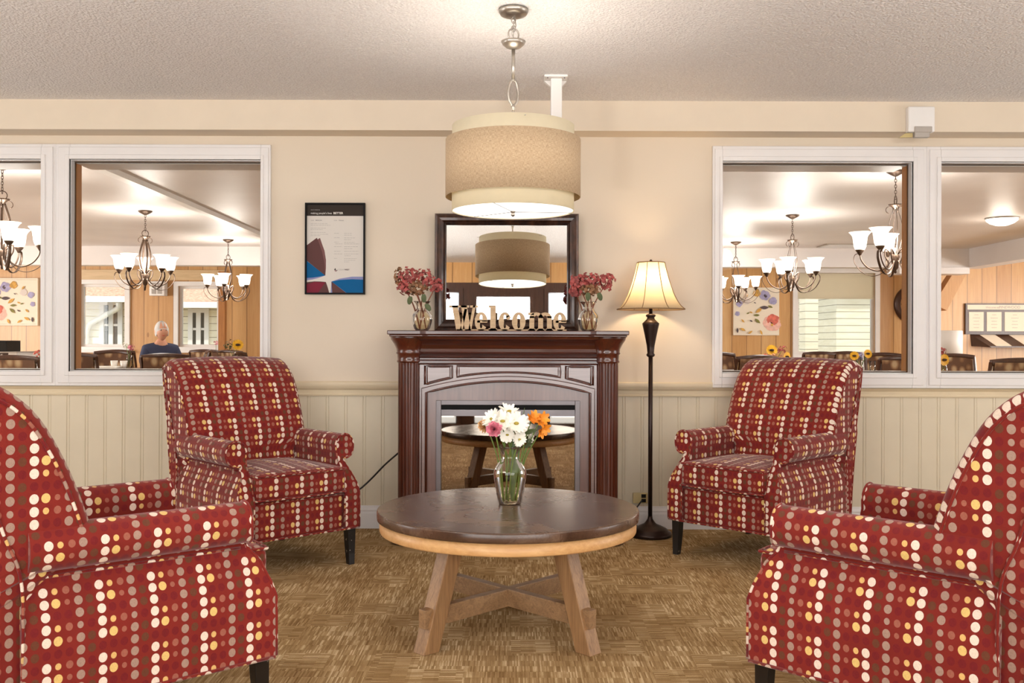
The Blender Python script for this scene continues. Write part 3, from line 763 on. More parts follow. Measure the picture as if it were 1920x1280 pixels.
# top slab with moulded edge, breaking forward over the columns
def slab(mb, hw, d, z0, z1, brk):
    mb.prism([(-hw, .34), (-hw, -brk), (-hw + .17, -brk), (-hw + .20, -d), (hw - .20, -d), (hw - .17, -brk), (hw, -brk), (hw, .34)], 'z', z0, z1)
mb = MB(); slab(mb, .632, .105, 1.105, 1.127, .14); slab(mb, .622, .095, 1.094, 1.105, .13); mb.build('mantel_shelf', 'cherry_h', t, bevel=.004)
mb = MB()
cove = [(.05, .98), (-.010, .98), (-.018, .986), (-.012, .994), (-.020, 1.000), (-.028, 1.006), (-.020, 1.014), (-.016, 1.030), (-.026, 1.050), (-.050, 1.070), (-.082, 1.082), (-.088, 1.095), (.05, 1.095)]
mb.prism(cove, 'x', -HW, HW, smooth=False)
mb.prism([(.05, .945), (-.012, .945), (-.020, .953), (-.020, .966), (-.010, .972), (-.010, .985), (.05, .985)], 'x', -HW, HW); mb.build('cornice', 'cherry_h', t)
# frieze board with an arched lower edge and stiles
AZ, AX = .795, .44
arch = [(-AX + 2 * AX * i / 24, AZ + .062 * (1 - ((-1 + 2 * i / 24)) ** 2)) for i in range(25)]
mb = MB(); mb.prism([(-HW, .03), (-HW, .95), (HW, .95), (HW, .03), (AX, .03)] + arch[::-1] + [(-AX, .03)], 'y', 0, .03)
o = mb.build('surround', 'satin_cherry', t)
bm = bmesh.new(); bm.from_mesh(o.data); bmesh.ops.triangulate(bm, faces=[f for f in bm.faces if len(f.verts) > 4]); bm.to_mesh(o.data); bm.free()
def strip(mb, pts, w=.006, y=-.004): mb.tube([(p[0], y, p[1]) for p in pts], w, 6)
mb = MB(); outer = [(-AX - .024, .03), (-AX - .024, .812)] + [(x * 1.055, z + .022 + .004 * (1 - abs(x) / AX)) for x, z in arch] + [(AX + .024, .812), (AX + .024, .03)]
strip(mb, [(-AX, .03)] + arch + [(AX, .03)], .006); strip(mb, outer, .0022, -.001); mb.build('arch_moulding', 'cherry', t)
# three sunken panels with moulded edges
def closed(mb, pts, w, y): mb.tube([(p[0], y, p[1]) for p in pts], w, 6, closed=True)
def subdiv(pts, n=10):
    out = []
    for a, b in zip(pts, pts[1:] + pts[:1]): out += [(a[0] + (b[0] - a[0]) * k / n, a[1] + (b[1] - a[1]) * k / n) for k in range(n)]
    return out
def af(x): return .795 + .045 + .065 * (1 - (x / AX) ** 2)
PT = .965
for (x0, x1) in ((fx(797), fx(848)), (fx(857), fx(1051)), (fx(1061), fx(1112))):
    top = .938
    bot = [(x0 + (x1 - x0) * k / 12, af(x0 + (x1 - x0) * k / 12)) for k in range(13)]
    pts = [(x0, top)] + [(x0, (top + bot[0][1]) / 2)] + bot + [(x1, (top + bot[-1][1]) / 2), (x1, top)] + [(x1 + (x0 - x1) * k / 6, top) for k in range(1, 6)]
    mb = MB(); closed(mb, pts, .0055, -.003); c = Vector(((x0 + x1) / 2, (top + af((x0 + x1) / 2)) / 2))
    ins = [((p[0] - c.x) * (1 - .012 / abs(x1 - x0) * 2) + c.x, (p[1] - c.y) * .84 + c.y) for p in pts]; closed(mb, ins, .003, -.001); mb.build('panel_moulding', 'cherry', t)
# recessed board between arch and firebox
gx, gz = .387, .753
mb = MB(); mb.prism([(-AX - .01, .03), (-AX - .01, .90), (AX + .01, .90), (AX + .01, .03), (gx, .03), (gx, gz), (-gx, gz), (-gx, .03)], 'y', .02, .05)
o = mb.build('inner_surround', 'painted_sheen_cherry_v', t)
bm = bmesh.new(); bm.from_mesh(o.data); bmesh.ops.triangulate(bm, faces=[f for f in bm.faces if len(f.verts) > 4]); bm.to_mesh(o.data); bm.free()
mb = MB(); ring(mb, -.360, .360, .12, .728, .027, .012, .05, .025, .02); fb = mb.build('firebox_frame', 'grey_metal', t, bevel=.002)
mb = MB(); mb.box((-.36, .03, .700), (.36, .05, .728)); mb.build('vent_slot', 'black', fb)
mb = MB(); mb.box((-.36, .022, .668), (.36, .05, .702)); mb.build('top_bar', 'grey_metal', fb)
mb = MB(); mb.box((-.36, .034, .12), (.36, .040, .668)); mb.build('firebox_glass', 'fire_glass', t)
mb = MB(); mb.box((-HW, .045, .04), (HW, .335, 1.095)); mb.box((-HW - .02, -.02, .025), (HW + .02, .34, .11)); mb.build('carcass', 'cherry', t)
# fluted columns
for s in (-1, 1):
    cx = s * .532
    mb = MB(); rows = []; n = 96
    for z in (.13, .15, .94, .955):
        fl = 0 if z in (.13, .955) else .006
        rows.append([(cx + (.058 - fl * max(0, math.cos(k * 2 * PI / n * 20)) ** 1.0) * math.cos(k * 2 * PI / n), .005 + (.058 - fl * max(0, math.cos(k * 2 * PI / n * 20))) * math.sin(k * 2 * PI / n), z) for k in range(n)])
    mb.grid(rows, closed_u=True, smooth=True)
    mb.box((cx - .055, .02, .1), (cx + .055, .33, 1.09))
    col_ = mb.build('column', 'cherry', t)
    mb = MB(); mb.lathe([(.060, .955), (.066, .962), (.061, .972), (.063, 1.0), (.070, 1.006), (.066, 1.014), (.068, 1.03), (.080, 1.055), (.096, 1.078), (.100, 1.092), (.098, 1.10)], (cx, .005, 0), 40); mb.build('capital', 'cherry', col_)
    mb = MB(); mb.lathe([(.070, .025), (.074, .06), (.070, .10), (.062, .12), (.060, .135)], (cx, .005, 0), 40)
    mb.build('column_base', 'cherry', col_)
    mb = MB(); mb.lathe([(.060, 0), (.082, .006), (.086, .018), (.080, .030), (.066, .040)], (cx, -.055, 0), 32); mb.build('foot', 'cherry', t)

# mirror leaning on the wall
MT = math.radians(-2.0)
mx0, mx1 = X(814, 5.30), X(1085, 5.30); mw = (mx1 - mx0) / 2; mh = .665; fw = .066
t = root('mirror', 'rectangular mirror in a dark bronze frame leaning above the mantel', 'mirror', ((mx0 + mx1) / 2, 5.325, 1.1275)); t.rotation_euler = (MT, 0, 0)
def frame_side(mb, L, prof, M4):
    pass
def picture_frame(name, w, h, prof, mat, parent):
    "prof: (inset from outer edge, y) points; mitred frame round a w x h rectangle standing on z=0"
    mb = MB(); rows = []
    for (i, y) in prof: rows.append([(-w / 2 + i, y, i), (w / 2 - i, y, i), (w / 2 - i, y, h - i), (-w / 2 + i, y, h - i)])
    n = len(prof)
    vs = mb.grid(rows, closed_u=True, closed_v=True, smooth=False)
    return mb.build(name, mat, parent)
picture_frame('frame', mw * 2, mh, [(0, 0), (0, -.022), (.004, -.030), (.014, -.032), (.026, -.036), (.040, -.034), (.050, -.026), (.053, -.022), (.057, -.025), (.060, -.022), (fw, -.014), (fw, 0)], 'mirror_frame', t)
mb = MB(); w = mw - fw + .004; mb.box((-w, -.011, fw - .004), (w, -.006, mh - fw + .004)); mb.build('mirror_glass', 'mirror', t)
mb = MB(); mb.box((-mw + .02, -.004, .02), (mw - .02, 0, mh - .02)); mb.build('back_board', 'black', t)

# WELCOME sign: heavy slab letters standing joined at the foot
def welcome():
    t = root('welcome_sign', 'cut-out wooden Welcome lettering standing on the mantel before the mirror', 'sign', (0, 5.02, 1.1275))
    mb = MB(); y0, y1 = -.009, .009
    def poly(p): mb.prism(p, 'y', y0, y1)
    def stroke(ax, az, bx, bz, w): poly([(ax - w / 2, az), (ax + w / 2, az), (bx + w / 2, bz), (bx - w / 2, bz)])
    def arc(cx, cz, rx, rz, tk, a0, a1, thin=.45):
        n = 28; o, i = [], []
        for k in range(n + 1):
            a = math.radians(a0 + (a1 - a0) * k / n); c, s_ = math.cos(a), math.sin(a)
            th = tk * (thin + (1 - thin) * abs(c)); o.append((cx + rx * c, cz + rz * s_)); i.append((cx + (rx - th) * c, cz + (rz - th * .9) * s_))
        for k in range(n): poly([o[k], o[k + 1], i[k + 1], i[k]])
    sc = 5.02 / F
    def U(px): return (px - 960) * sc
    base = 0.0; H = (618 - 571) * sc; xh = (618 - 584) * sc
    # W
    def quad(a, b, za, c, d_, zc): poly([(U(a), za), (U(b), za), (U(d_), zc), (U(c), zc)])
    quad(855.5, 866, 0, 847.5, 858, H); quad(862, 867, 0, 871, 876, H * .86); quad(872, 883, 0, 864, 875, H); quad(878, 883.5, 0, 887, 891.5, H)
    for a, b in ((842, 862), (863.2, 879), (881.5, 896)): poly([(U(a), H - .011), (U(b), H - .011), (U(b), H), (U(a), H)])
    def e(cx, r):
        R = r * sc; rz = xh / 2
        arc(U(cx), rz, R, rz + .002, .029, 0, 322, .5); poly([(U(cx) - R * .6, rz - .006), (U(cx) + R - .001, rz - .006), (U(cx) + R - .001, rz + .006), (U(cx) - R * .6, rz + .006)])
    e(902, 12); e(1049.5, 12.5)
    poly([(U(919), 0), (U(929.5), 0), (U(929.5), H), (U(916.5), H), (U(916.5), H - .011), (U(919), H - .011)]); poly([(U(916), 0), (U(932), 0), (U(932), .012), (U(916), .012)])
    arc(U(946.5), xh / 2, 11.8 * sc, xh / 2 + .002, .029, 38, 322, .5); mb.lathe([(.0001, -.009), (.012, -.009), (.012, .009), (.0001, .009)], (U(953), 0, xh * .72), 16, smooth=False, rot=Matrix.Rotation(PI / 2, 3, 'X'))
    arc(U(972.5), xh / 2, 12.8 * sc, xh / 2 + .002, .030, 0, 360, .5)
    for a in (997, 1013.5, 1030): poly([(U(a) - .0130, 0), (U(a) + .0130, 0), (U(a) + .0130, xh * .80), (U(a) - .0130, xh * .80)]); poly([(U(a) - .019, 0), (U(a) + .019, 0), (U(a) + .019, .011), (U(a) - .019, .011)])
    poly([(U(990), xh - .013), (U(1001), xh - .013), (U(1001), xh), (U(990), xh)])
    arc(U(1005.5), xh * .70, 12.6 * sc, xh * .31, .024, 0, 180, .75); arc(U(1022), xh * .70, 12.6 * sc, xh * .31, .024, 0, 180, .75)
    poly([(U(856), 0), (U(1062), 0), (U(1062), .007), (U(856), .007)])
    mb.build('lettering', 'sign_wood', t)
welcome()

# ================================================================ VASES AND FLOWERS
def glass_vase(name, label, loc, H, prof, water, scale=1.0):
    t = root(name, label, 'vase', loc)
    pr = [(r * scale, z * scale) for r, z in prof]; inner = [(max(r - .003, .001), z + (.006 if i == 0 else 0)) for i, (r, z) in enumerate(pr)]
    pts = [tuple(v) for v in bez(pr, 5)]
    mb = MB(); mb.lathe([(.0005, 0)] + pts, n=40, cap=False); 
    mb.tube([(pts[-1][0] * math.cos(a), pts[-1][0] * math.sin(a), pts[-1][1]) for a in [2 * PI * k / 40 for k in range(40)]], .0016, 6, closed=True)
    mb.lathe([(.0005, .006)] + [(max(r - .003, .0005), z) for r, z in pts if z > .006 and z < .03 * scale * 1.2], n=40, cap=False)
    mb.build('glass', 'vase_glass', t)
    w = [(max(r - .004, .001), z) for r, z in pts if .006 <= z <= water]
    mb = MB(); mb.lathe([(.0005, .0065)] + w + [(.0005, w[-1][1])], n=40, cap=False); mb.build('water', 'water', t)
    return t
def make_flora():
    plain('stem', srgb(96, 116, 44), 0.5, vary=.25, scale=40); plain('stem_brown', srgb(120, 62, 34), 0.6, vary=.2, scale=40); plain('leaf', srgb(62, 72, 30), 0.5, vary=.35, scale=20)
    plain('leaf_long', srgb(74, 92, 48), 0.45, vary=.3, scale=20)
    plain('daisy', srgb(250, 246, 234), 0.6, vary=.03); plain('daisy_eye', srgb(170, 150, 60), 0.7, vary=.2, scale=200)
    plain('pink', srgb(244, 132, 150), 0.6, vary=.45, scale=60); plain('peach', srgb(226, 178, 122), 0.6, vary=.2, scale=60)
    plain('orange', srgb(242, 146, 40), 0.5, vary=.25, scale=50); plain('hydrangea', srgb(158, 72, 68), 0.6, vary=.45, scale=25); plain('hyd_green', srgb(134, 92, 60), .6, vary=.4, scale=30)
    plain('sunflower', srgb(244, 184, 30), 0.5, vary=.15, scale=40); plain('sun_eye', srgb(60, 34, 20), 0.8)
make_flora()
def frame_of(d):
    d = Vector(d).normalized(); a = d.orthogonal().normalized(); b = d.cross(a); return a, b, d
def petal(mb, c, dr, up, L, w, cup=.3, n=4):
    "a petal from c outwards along dr, rising along up"
    c = Vector(c); dr = Vector(dr).normalized(); up = Vector(up).normalized(); sd = dr.cross(up).normalized(); rows = []
    for i in range(n + 1):
        t = i / n; wd = w * math.sin(PI * min(1, .12 + .80 * t)) ** .7; p = c + dr * L * t + up * L * cup * (t ** 1.6 if cup > 0 else t)
        rows.append([p - sd * wd + up * wd * .25, p, p + sd * wd + up * wd * .25])
    mb.grid(rows, smooth=True)
def stem_of(name, label, base, head, mat='stem', r=.0026, bend=.02, cat='flower', group=None):
    t = root(name, label, cat, base, 0, group); h = Vector(head) - Vector(base); mid = h * .5 + Vector((h.x * -.15, 0, bend))
    mb = MB(); mb.tube(bez([(0, 0, 0), mid, h], 6), r, 6); mb.build('stem', mat, t); return t, h
def daisy(base, head, d, label, R=.032):
    t, h = stem_of('white_daisy', label, base, head, group='white daisies in the table vase'); a, b, n = frame_of(d); mb = MB()
    N = 16
    for layer in range(2):
        for k in range(N):
            an = 2 * PI * (k + layer * .5) / N + random.uniform(-.08, .08); dr = a * math.cos(an) + b * math.sin(an)
            petal(mb, h - n * .002 * layer + dr * .003, dr, n, R * random.uniform(.85, 1.08), R * .20, random.uniform(.05, .35) + .15 * (1 - layer))
    mb.build('petals', 'daisy', t); mb = MB(); mb.sphere(h + n * .003, R * .24, 10, 6, sz=.6); mb.build('flower_centre', 'daisy_eye', t); return t
def carnation(base, head, d, mat, name, label, R=.026):
    t, h = stem_of(name, label, base, head); a, b, n = frame_of(d); mb = MB()
    for layer in range(6):
        N = 12 - layer
        for k in range(N):
            an = 2 * PI * (k + random.random() * .6) / N; dr = a * math.cos(an) + b * math.sin(an); el = .1 + layer * .28
            v = dr * math.cos(el) + n * math.sin(el)
            petal(mb, h + n * .002 * layer, v, n * math.cos(el) - dr * math.sin(el), R * random.uniform(.8, 1.05), R * .30, random.uniform(-.1, .25), 3)
    mb.build('petals', mat, t); mb = MB(); mb.lathe([(.004, -.02), (.008, -.010), (.010, 0)], h, 8); mb.build('calyx', 'stem', t); return t
VX, VY, VZ = X(957, 3.61), 3.60, .4515
glass_vase('glass_vase', 'clear glass vase of mixed flowers standing on the round coffee table', (VX, VY, VZ), .21,
           [(.041, 0), (.046, .012), (.056, .06), (.063, .105), (.061, .13), (.048, .152), (.036, .170), (.034, .185), (.040, .205), (.050, .219)], .118)
def pf(px, py, dy=0): return P(px, py, 3.6 + dy)
heads = [(924, 786, -.02, (-.6, -.5, .7), 'white daisy leaning far left in the coffee table vase', .036), (955, 772, .02, (.2, -.4, 1), 'white daisy highest in the middle of the table bouquet', .034), (943, 790, -.035, (-.1, -.8, .6), 'white daisy facing forward beside the pink carnation', .036),
         (968, 794, -.03, (.3, -.8, .5), 'large white daisy at the centre right of the table bouquet', .038), (974, 823, -.04, (.4, -.8, -.1), 'small white daisy low over the rim of the table vase', .022), (994, 824, 0, (.8, -.4, -.3), 'half-open white daisy low on the right of the vase', .018), (952, 815, -.03, (-.2, -.9, .1), 'white daisy low beneath the others in the table bouquet', .024)]
for i, (px, py, dy, d, lab, R) in enumerate(heads):
    an = i * 1.1; daisy((VX + .018 * math.cos(an), VY + .018 * math.sin(an), VZ + .010), pf(px, py, dy), d, lab, R * 1.15)
carnation((VX - .024, VY - .012, VZ + .010), pf(928, 805, -.05), (-.3, -1, .25), 'pink', 'pink_carnation', 'pink carnation on the left of the coffee table bouquet', .033)
carnation((VX - .026, VY + .012, VZ + .010), pf(913, 799, .0), (-.7, -.5, .3), 'peach', 'peach_carnation', 'peach carnation behind the pink one in the table bouquet', .030)
for k, (px, py, lab) in enumerate(((996, 788, 'orange lily bloom nearest the leaf blade in the table bouquet'), (1012, 790, 'topmost orange lily bloom on the right of the table bouquet'), (1014, 808, 'orange lily bloom hanging lowest on the right of the bouquet'))):
    t, h = stem_of('orange_lily', lab, (VX + .024, VY + (k - 1) * .010, VZ + .010), pf(px, py, -.01 + .01 * k), group='orange lily blooms in the table vase'); d = Vector((.5, -.6, .6 - .4 * k)); a, b, n = frame_of(d)
    for nn in range(2):
        mb = MB()
        for q in range(6):
            an = 2 * PI * q / 6 + k + nn; dr = a * math.cos(an) + b * math.sin(an); petal(mb, h + Vector((.012 * nn, 0, .012 * nn)), dr * .8 + n * .7, n * .7 - dr * .6, .030, .0090, -.2, 4)
        mb.build('petals', 'orange', t)
for (px, py, px2, py2, w, lab) in ((984, 764, 978, 800, .008, 'upright green leaf blade between daisies and orange lilies'), (964, 800, 964, 842, .010, 'dark green leaf blade in front of the vase neck')):
    t = root('leaf_blade', lab, 'leaf', (VX + .01, VY - .012, VZ + .012)); h = pf(px, py, -.02) - t.location; mb = MB(); rows = []
    for i in range(13):
        k = i / 12; p = Vector((h.x * k ** 1.3, h.y * k, h.z * k)); ww = w * math.sin(PI * min(1, .25 + .75 * k)) + .0006
        rows.append([p + Vector((-ww, 0.002, 0)), p, p + Vector((ww, .002, 0))])
    mb.grid(rows); mb.build('blade', 'leaf_long', t)
t = root('leafy_sprig', 'green leafy sprig under the orange lilies in the table vase', 'leaf', (VX + .02, VY, VZ + .012)); h = pf(994, 806, 0) - t.location
mb = MB(); mb.tube(bez([(0, 0, 0), h * .5, h], 5), .002, 6); mb.build('stem', 'stem', t)
for k, (px, py, dx, dz) in enumerate(((985, 812, .04, .012), (990, 808, .045, .004), (982, 826, .05, .0), (978, 806, .02, .04), (984, 838, .035, .02))):
    p = pf(px, py, -.01) - t.location; mb = MB(); petal(mb, p, (dx, -.01, dz), (-dz, -.3, dx), .034, .008, .1, 5); mb.build('leaf', 'leaf', t)

HPROF = [(.032, 0), (.044, .015), (.054, .055), (.050, .085), (.032, .112), (.028, .125), (.034, .142), (.044, .155)]
lf = {(770, 556): 'green leaf hanging at the left under the left hydrangeas', (794, 552): 'green leaf in the middle under the left hydrangeas', (798, 570): 'green leaf lowest on the left mantel vase, towards the mirror', (1102, 548): 'green leaf upright at the rim of the right mantel vase', (1122, 548): 'green leaf hanging outward at the right of the right mantel vase'}
def hydrangeas(vx, label, sd, blooms, leaves, brown=True):
    rnd = random.Random(sd); d = 5.06; x = X(vx, d)
    glass_vase('glass_vase', label, (x, d, 1.1275), .155, HPROF, .112)
    for k, (px, py, rx, rz, lab, mt) in enumerate(blooms):
        an = k * 2.1; base = Vector((x + .022 * math.cos(an), d + .018 * math.sin(an), 1.1275 + .008)); c = P(px, py, d - .02 + .02 * (k % 2))
        t, h = stem_of('hydrangea_sprig', lab, base, c, 'stem_brown', .0028, 0, 'flower', 'hydrangea sprigs on the mantel')
        mb = MB(); sx = rx * d / F; sz = rz * d / F
        for _ in range(int(85 * max(.6, rx / 20))):
            u = Vector((rnd.gauss(0, 1), rnd.gauss(0, 1), rnd.gauss(0, 1))).normalized(); rr = rnd.uniform(.55, 1) ; p = h + Vector((u.x * sx * rr, u.y * sx * rr * .8, u.z * sz * rr))
            n = (u + Vector((0, -.5, .1))).normalized(); a, b, n = frame_of(n); ph = rnd.random() * 2
            for q in range(4):
                aa = ph + q * PI / 2; dr = a * math.cos(aa) + b * math.sin(aa); petal(mb, p, dr, n, rnd.uniform(.008, .013), .0052, .2, 2)
        mb.build('petals', mt, t)
    for (px, py, dx, dz) in leaves:
        p = P(px, py, d - .05); t = root('hydrangea_leaf', lf[(px, py)], 'leaf', p, 0, 'hydrangea leaves in the %s mantel vase' % ('left' if vx < 900 else 'right')); mb = MB(); petal(mb, (0, 0, 0), (dx, -.1, dz), (0, -1, .1), .045, .014, .1, 6); mb.build('leaf_blade', 'leaf', t)
hydrangeas(791, 'rounded clear vase of hydrangeas at the left end of the mantel', 3,
    [(765, 518, 19, 17, 'hydrangea sprig at the top left of the left mantel vase', 'hydrangea'), (795, 523, 19, 19, 'pink hydrangea sprig in the middle of the left mantel vase', 'hydrangea'), (818, 535, 15, 15, 'hydrangea sprig leaning right towards the mirror from the left vase', 'hydrangea'), (778, 540, 24, 14, 'greenish hydrangea sprig low in the left mantel vase', 'hyd_green'), (760, 541, 15, 12, 'hydrangea sprig lowest at the left of the left mantel vase', 'hydrangea'), (748, 522, 9, 22, 'browned hydrangea sprig outermost left on the mantel', 'hyd_green')],
    [(770, 556, -.2, -1), (794, 552, .1, -1), (798, 570, .7, -1)])
hydrangeas(1103, 'rounded clear vase of hydrangeas at the right end of the mantel', 5,
    [(1083, 528, 17, 15, 'hydrangea sprig at the upper left of the right mantel vase', 'hydrangea'), (1108, 524, 19, 16, 'pink hydrangea sprig in the middle of the right mantel vase', 'hydrangea'), (1137, 528, 18, 16, 'hydrangea sprig leaning right from the right mantel vase', 'hydrangea'), (1106, 543, 22, 11, 'greenish hydrangea sprig low in the right mantel vase', 'hyd_green'), (1078, 545, 12, 10, 'hydrangea sprig lowest at the left of the right mantel vase', 'hydrangea')],
    [(1102, 548, .0, -1), (1122, 548, .3, -1)])

# ================================================================ PENDANT LAMP
PD = 3.8; pxx = X(961, PD)
t = root('pendant_lamp', 'large double drum pendant lamp with burlap band hanging over the coffee table', 'pendant lamp', (pxx, PD, 0))
def pz(py): return Z(py, PD)
mb = MB(); mb.lathe([(.006, CEIL - .032), (.030, CEIL - .032), (.052, CEIL - .024), (.060, CEIL - .012), (.060, CEIL - .002)], n=40); mb.build('canopy', 'nickel', t)
mb = MB()
def linkring(mb, c, w, h, r, rot): mb.tube([Vector(c) + Matrix.Rotation(rot, 3, 'Z') @ Vector((w * math.cos(a), 0, h * math.sin(a))) for a in [2 * PI * k / 20 for k in range(20)]], r, 6, closed=True)
z = CEIL - .036
for k in range(4): linkring(mb, (0, 0, z - .009 - k * .017), .008, .013, .0022, k * PI / 2)
linkring(mb, (0, 0, pz(65)), .022, .024, .0035, 0.3); mb.tube(bez([(0, 0, CEIL - .03), (.010, -.008, pz(50)), (-.006, -.008, pz(62)), (.004, 0, pz(74))], 6), .0022, 6); mb.build('chain', 'nickel', t)
mb = MB(); z0 = pz(93); mb.lathe([(.006, z0), (.030, z0 + .008), (.044, z0 + .020), (.050, z0 + .032), (.046, z0 + .034), (.004, z0 + .036)], n=36); mb.build('dish', 'nickel', t)
mb = MB(); mb.lathe([(.0072, pz(152)), (.0072, pz(93))], n=14); mb.lathe([(.009, pz(152)), (.009, pz(149))], n=14); mb.lathe([(.008, pz(206)), (.008, pz(196))], n=14); mb.build('rod', 'nickel', t)
mb = MB(); linkring(mb, (0, 0, (pz(150) + pz(198)) / 2), .021, (pz(150) - pz(198)) / 2, .0055, .35); mb.build('ring', 'nickel', t)
def drum(name, r, zt, zb, mat, th=.002, n=96):
    mb = MB(); mb.lathe([(r - th, zb), (r, zb), (r, zt), (r - th, zt), (r - th, zb)], n=n, cap=False); return mb.build(name, mat, t)
zc_o = (pz(236), pz(392)); 
RO, RI = .272, .246
# rim heights measured on the near rims of the rings
dn = PD - RO; drum('outer_shade', RO, 1.879, 1.650, 'burlap')
drum('inner_shade', RI, 1.935, 1.594, 'cream_cloth')
mb = MB(); zb = 1.598; mb.lathe([(.0005, zb), (RI - .004, zb), (RI - .004, zb + .003), (.0005, zb + .003)], n=96, cap=False); mb.build('diffuser', 'diffuser', t)
mb = MB()
for k in range(3):
    a = math.radians(12 + 120 * k); mb.tube([(0, 0, zb - .006), (RI * math.cos(a), RI * math.sin(a), zb - .002)], .0013, 5)
mb.build('spider_wire', 'grey_metal', t)
mb = MB(); mb.sphere((0, 0, zb - .016), .009, 14, 8); mb.lathe([(.003, zb - .012), (.011, zb - .006), (.011, zb - .002)], n=16); mb.build('finial', 'nickel', t)
mb = MB(); mb.lathe([(.005, zb), (.005, pz(206))], n=10)
for k in range(3):
    a = math.radians(40 + 120 * k); mb.tube([(0, 0, pz(222)), (RO * math.cos(a), RO * math.sin(a), pz(245))], .0015, 5)
mb.build('inner_stem', 'nickel', t)
light('pendant_bulb', 'POINT', (0, 0, pz(300)), 20, (1, .91, .80), radius=.05, parent=t)

# ================================================================ FLOOR LAMP
LD = 5.2; lx = X(1220, LD)
t = root('floor_lamp', 'dark bronze floor lamp with cream bell shade beside the fireplace', 'floor lamp', (lx, LD, 0), PI / 8)
mb = MB(); mb.lathe([(.116, 0), (.118, .012), (.116, .022), (.100, .030), (.098, .036), (.085, .044), (.060, .056), (.034, .068), (.022, .082), (.014, .096), (.012, .110)], n=48); mb.build('base', 'bronze', t)
mb = MB(); mb.lathe([(.012, .10), (.012, 1.0)], n=16); mb.build('pole', 'bronze', t)
mb = MB(); mb.lathe([(.012, .985), (.022, .992), (.024, 1.0), (.018, 1.008), (.022, 1.05), (.036, 1.12), (.046, 1.165), (.047, 1.172), (.036, 1.182), (.022, 1.196), (.020, 1.206), (.028, 1.212), (.026, 1.220), (.012, 1.226)], n=36); mb.build('urn', 'bronze', t)
mb = MB(); mb.lathe([(.010, 1.22), (.010, 1.27), (.016, 1.275), (.014, 1.31)], n=16); mb.lathe([(.002, 1.31), (.002, 1.512)], n=6); mb.sphere((0, 0, 1.517), .008); mb.build('neck', 'bronze', t)
SP = [(.190, 1.250), (.168, 1.268), (.146, 1.300), (.126, 1.340), (.110, 1.385), (.096, 1.430), (.084, 1.475), (.077, 1.507)]
spts = [tuple(v) for v in bez(SP, 3)]
mb = MB(); rows = []
for r, z in spts:
    rows.append([(r * (1 - .035 * abs(math.sin(4 * a))) * math.cos(a), r * (1 - .035 * abs(math.sin(4 * a))) * math.sin(a), z) for a in [2 * PI * (k + .5) / 64 for k in range(64)]])
mb.grid(rows, closed_u=True); sh = mb.build('lamp_shade', 'bell_shade', t)
mb = MB()
for k in range(8):
    a = 2 * PI * k / 8 ; mb.tube([((r + .001) * math.cos(a), (r + .001) * math.sin(a), z) for r, z in spts], .0022, 5)
for r, z in (spts[0], spts[-1]): mb.tube([((r * (1 - .030 * abs(math.sin(4 * a)))) * math.cos(a), (r * (1 - .030 * abs(math.sin(4 * a)))) * math.sin(a), z) for a in [2 * PI * k / 64 for k in range(64)]], .003, 6, closed=True)
mb.build('shade_trim', 'seam', sh)
light('lamp_bulb', 'POINT', (0, 0, 1.40), 7, (1, .74, .46), radius=.035, parent=t)

# ================================================================ SMALL THINGS OF THE LOUNGE
d = WY - .022; px0, px1, py0, py1 = 571, 683.5, 381, 552.5
w, h = X(px1, d) - X(px0, d), Z(py0, d) - Z(py1, d)
t = root('framed_poster', 'black framed poster with maroon and blue petal shapes between window and mirror', 'poster', ((X(px0, d) + X(px1, d)) / 2, WY - .001, Z(py1, d)))
picture_frame('frame', w, h, [(0, 0), (0, -.022), (.009, -.022), (.009, -.006), (.009, 0)], 'black', t)
plain('poster_paper', srgb(214, 208, 200), .5, vary=.01, Specular_IOR_Level=0.1); plain('ink_dark', srgb(52, 44, 38), .5, vary=.02, Specular_IOR_Level=0.1); plain('ink_brown', srgb(92, 60, 58), .5, vary=.02, Specular_IOR_Level=0.1); plain('ink_brown2', srgb(116, 80, 78), .5, vary=.02, Specular_IOR_Level=0.1)
plain('ink_blue', srgb(0, 88, 140), .5, vary=.02, Specular_IOR_Level=0.1); plain('ink_lilac', srgb(134, 138, 180), .5, vary=.02, Specular_IOR_Level=0.1); plain('ink_red', srgb(122, 36, 54), .5, vary=.02, Specular_IOR_Level=0.1); plain('ink_grey', srgb(150, 144, 140), .5); plain('ink_white', srgb(226, 222, 214), .5)
mb = MB(); mb.box((-w / 2 + .008, -.008, .008), (w / 2 - .008, -.003, h - .008)); sheet = mb.build('sheet', 'poster_paper', t)
def q(cx, cy):                   # crop coordinates (1600 px wide crops of 125 px) to poster
    return ((cx / 12.8 + 565 - 960) * d / F - t.location.x, CAMZ + (640 - cy) * d / F - t.location.z)
def q1(x, y): return q(x, 375 + y / 12.8)
def q2(x, y): return q(x, 455 + y / 12.8)
def ink(name, pts, mat, lay):
    mb = MB(); lim = [(min(max(a, -w / 2 + .009), w / 2 - .009), min(max(b, .009), h - .009)) for a, b in pts]; yy = -.0082 - .0003 * lay
    vs = [mb.bm.verts.new((a, yy, b)) for a, b in lim]; mb.face(vs); return mb.build(name, mat, sheet)
ink('header', [q1(95, 100), q1(1480, 100), q1(1480, 385), q1(95, 385)], 'ink_dark', 0)
ink('petal', [q2(95, 80), q1(430, 915)] + [q2(470, 10), q2(540, 200), q2(575, 420), q2(575, 620), q2(560, 795), q2(95, 440)], 'ink_brown2', 0)
ink('petal', [q1(95, 1090), q1(355, 910)] + [q2(400, 0), q2(480, 220), q2(540, 500), q2(560, 795), q2(95, 440)], 'ink_brown', 1)
ink('petal', [q2(95, 440), q2(130, 455), q2(560, 795), q2(400, 825), q2(250, 848), q2(95, 855)], 'ink_blue', 2)
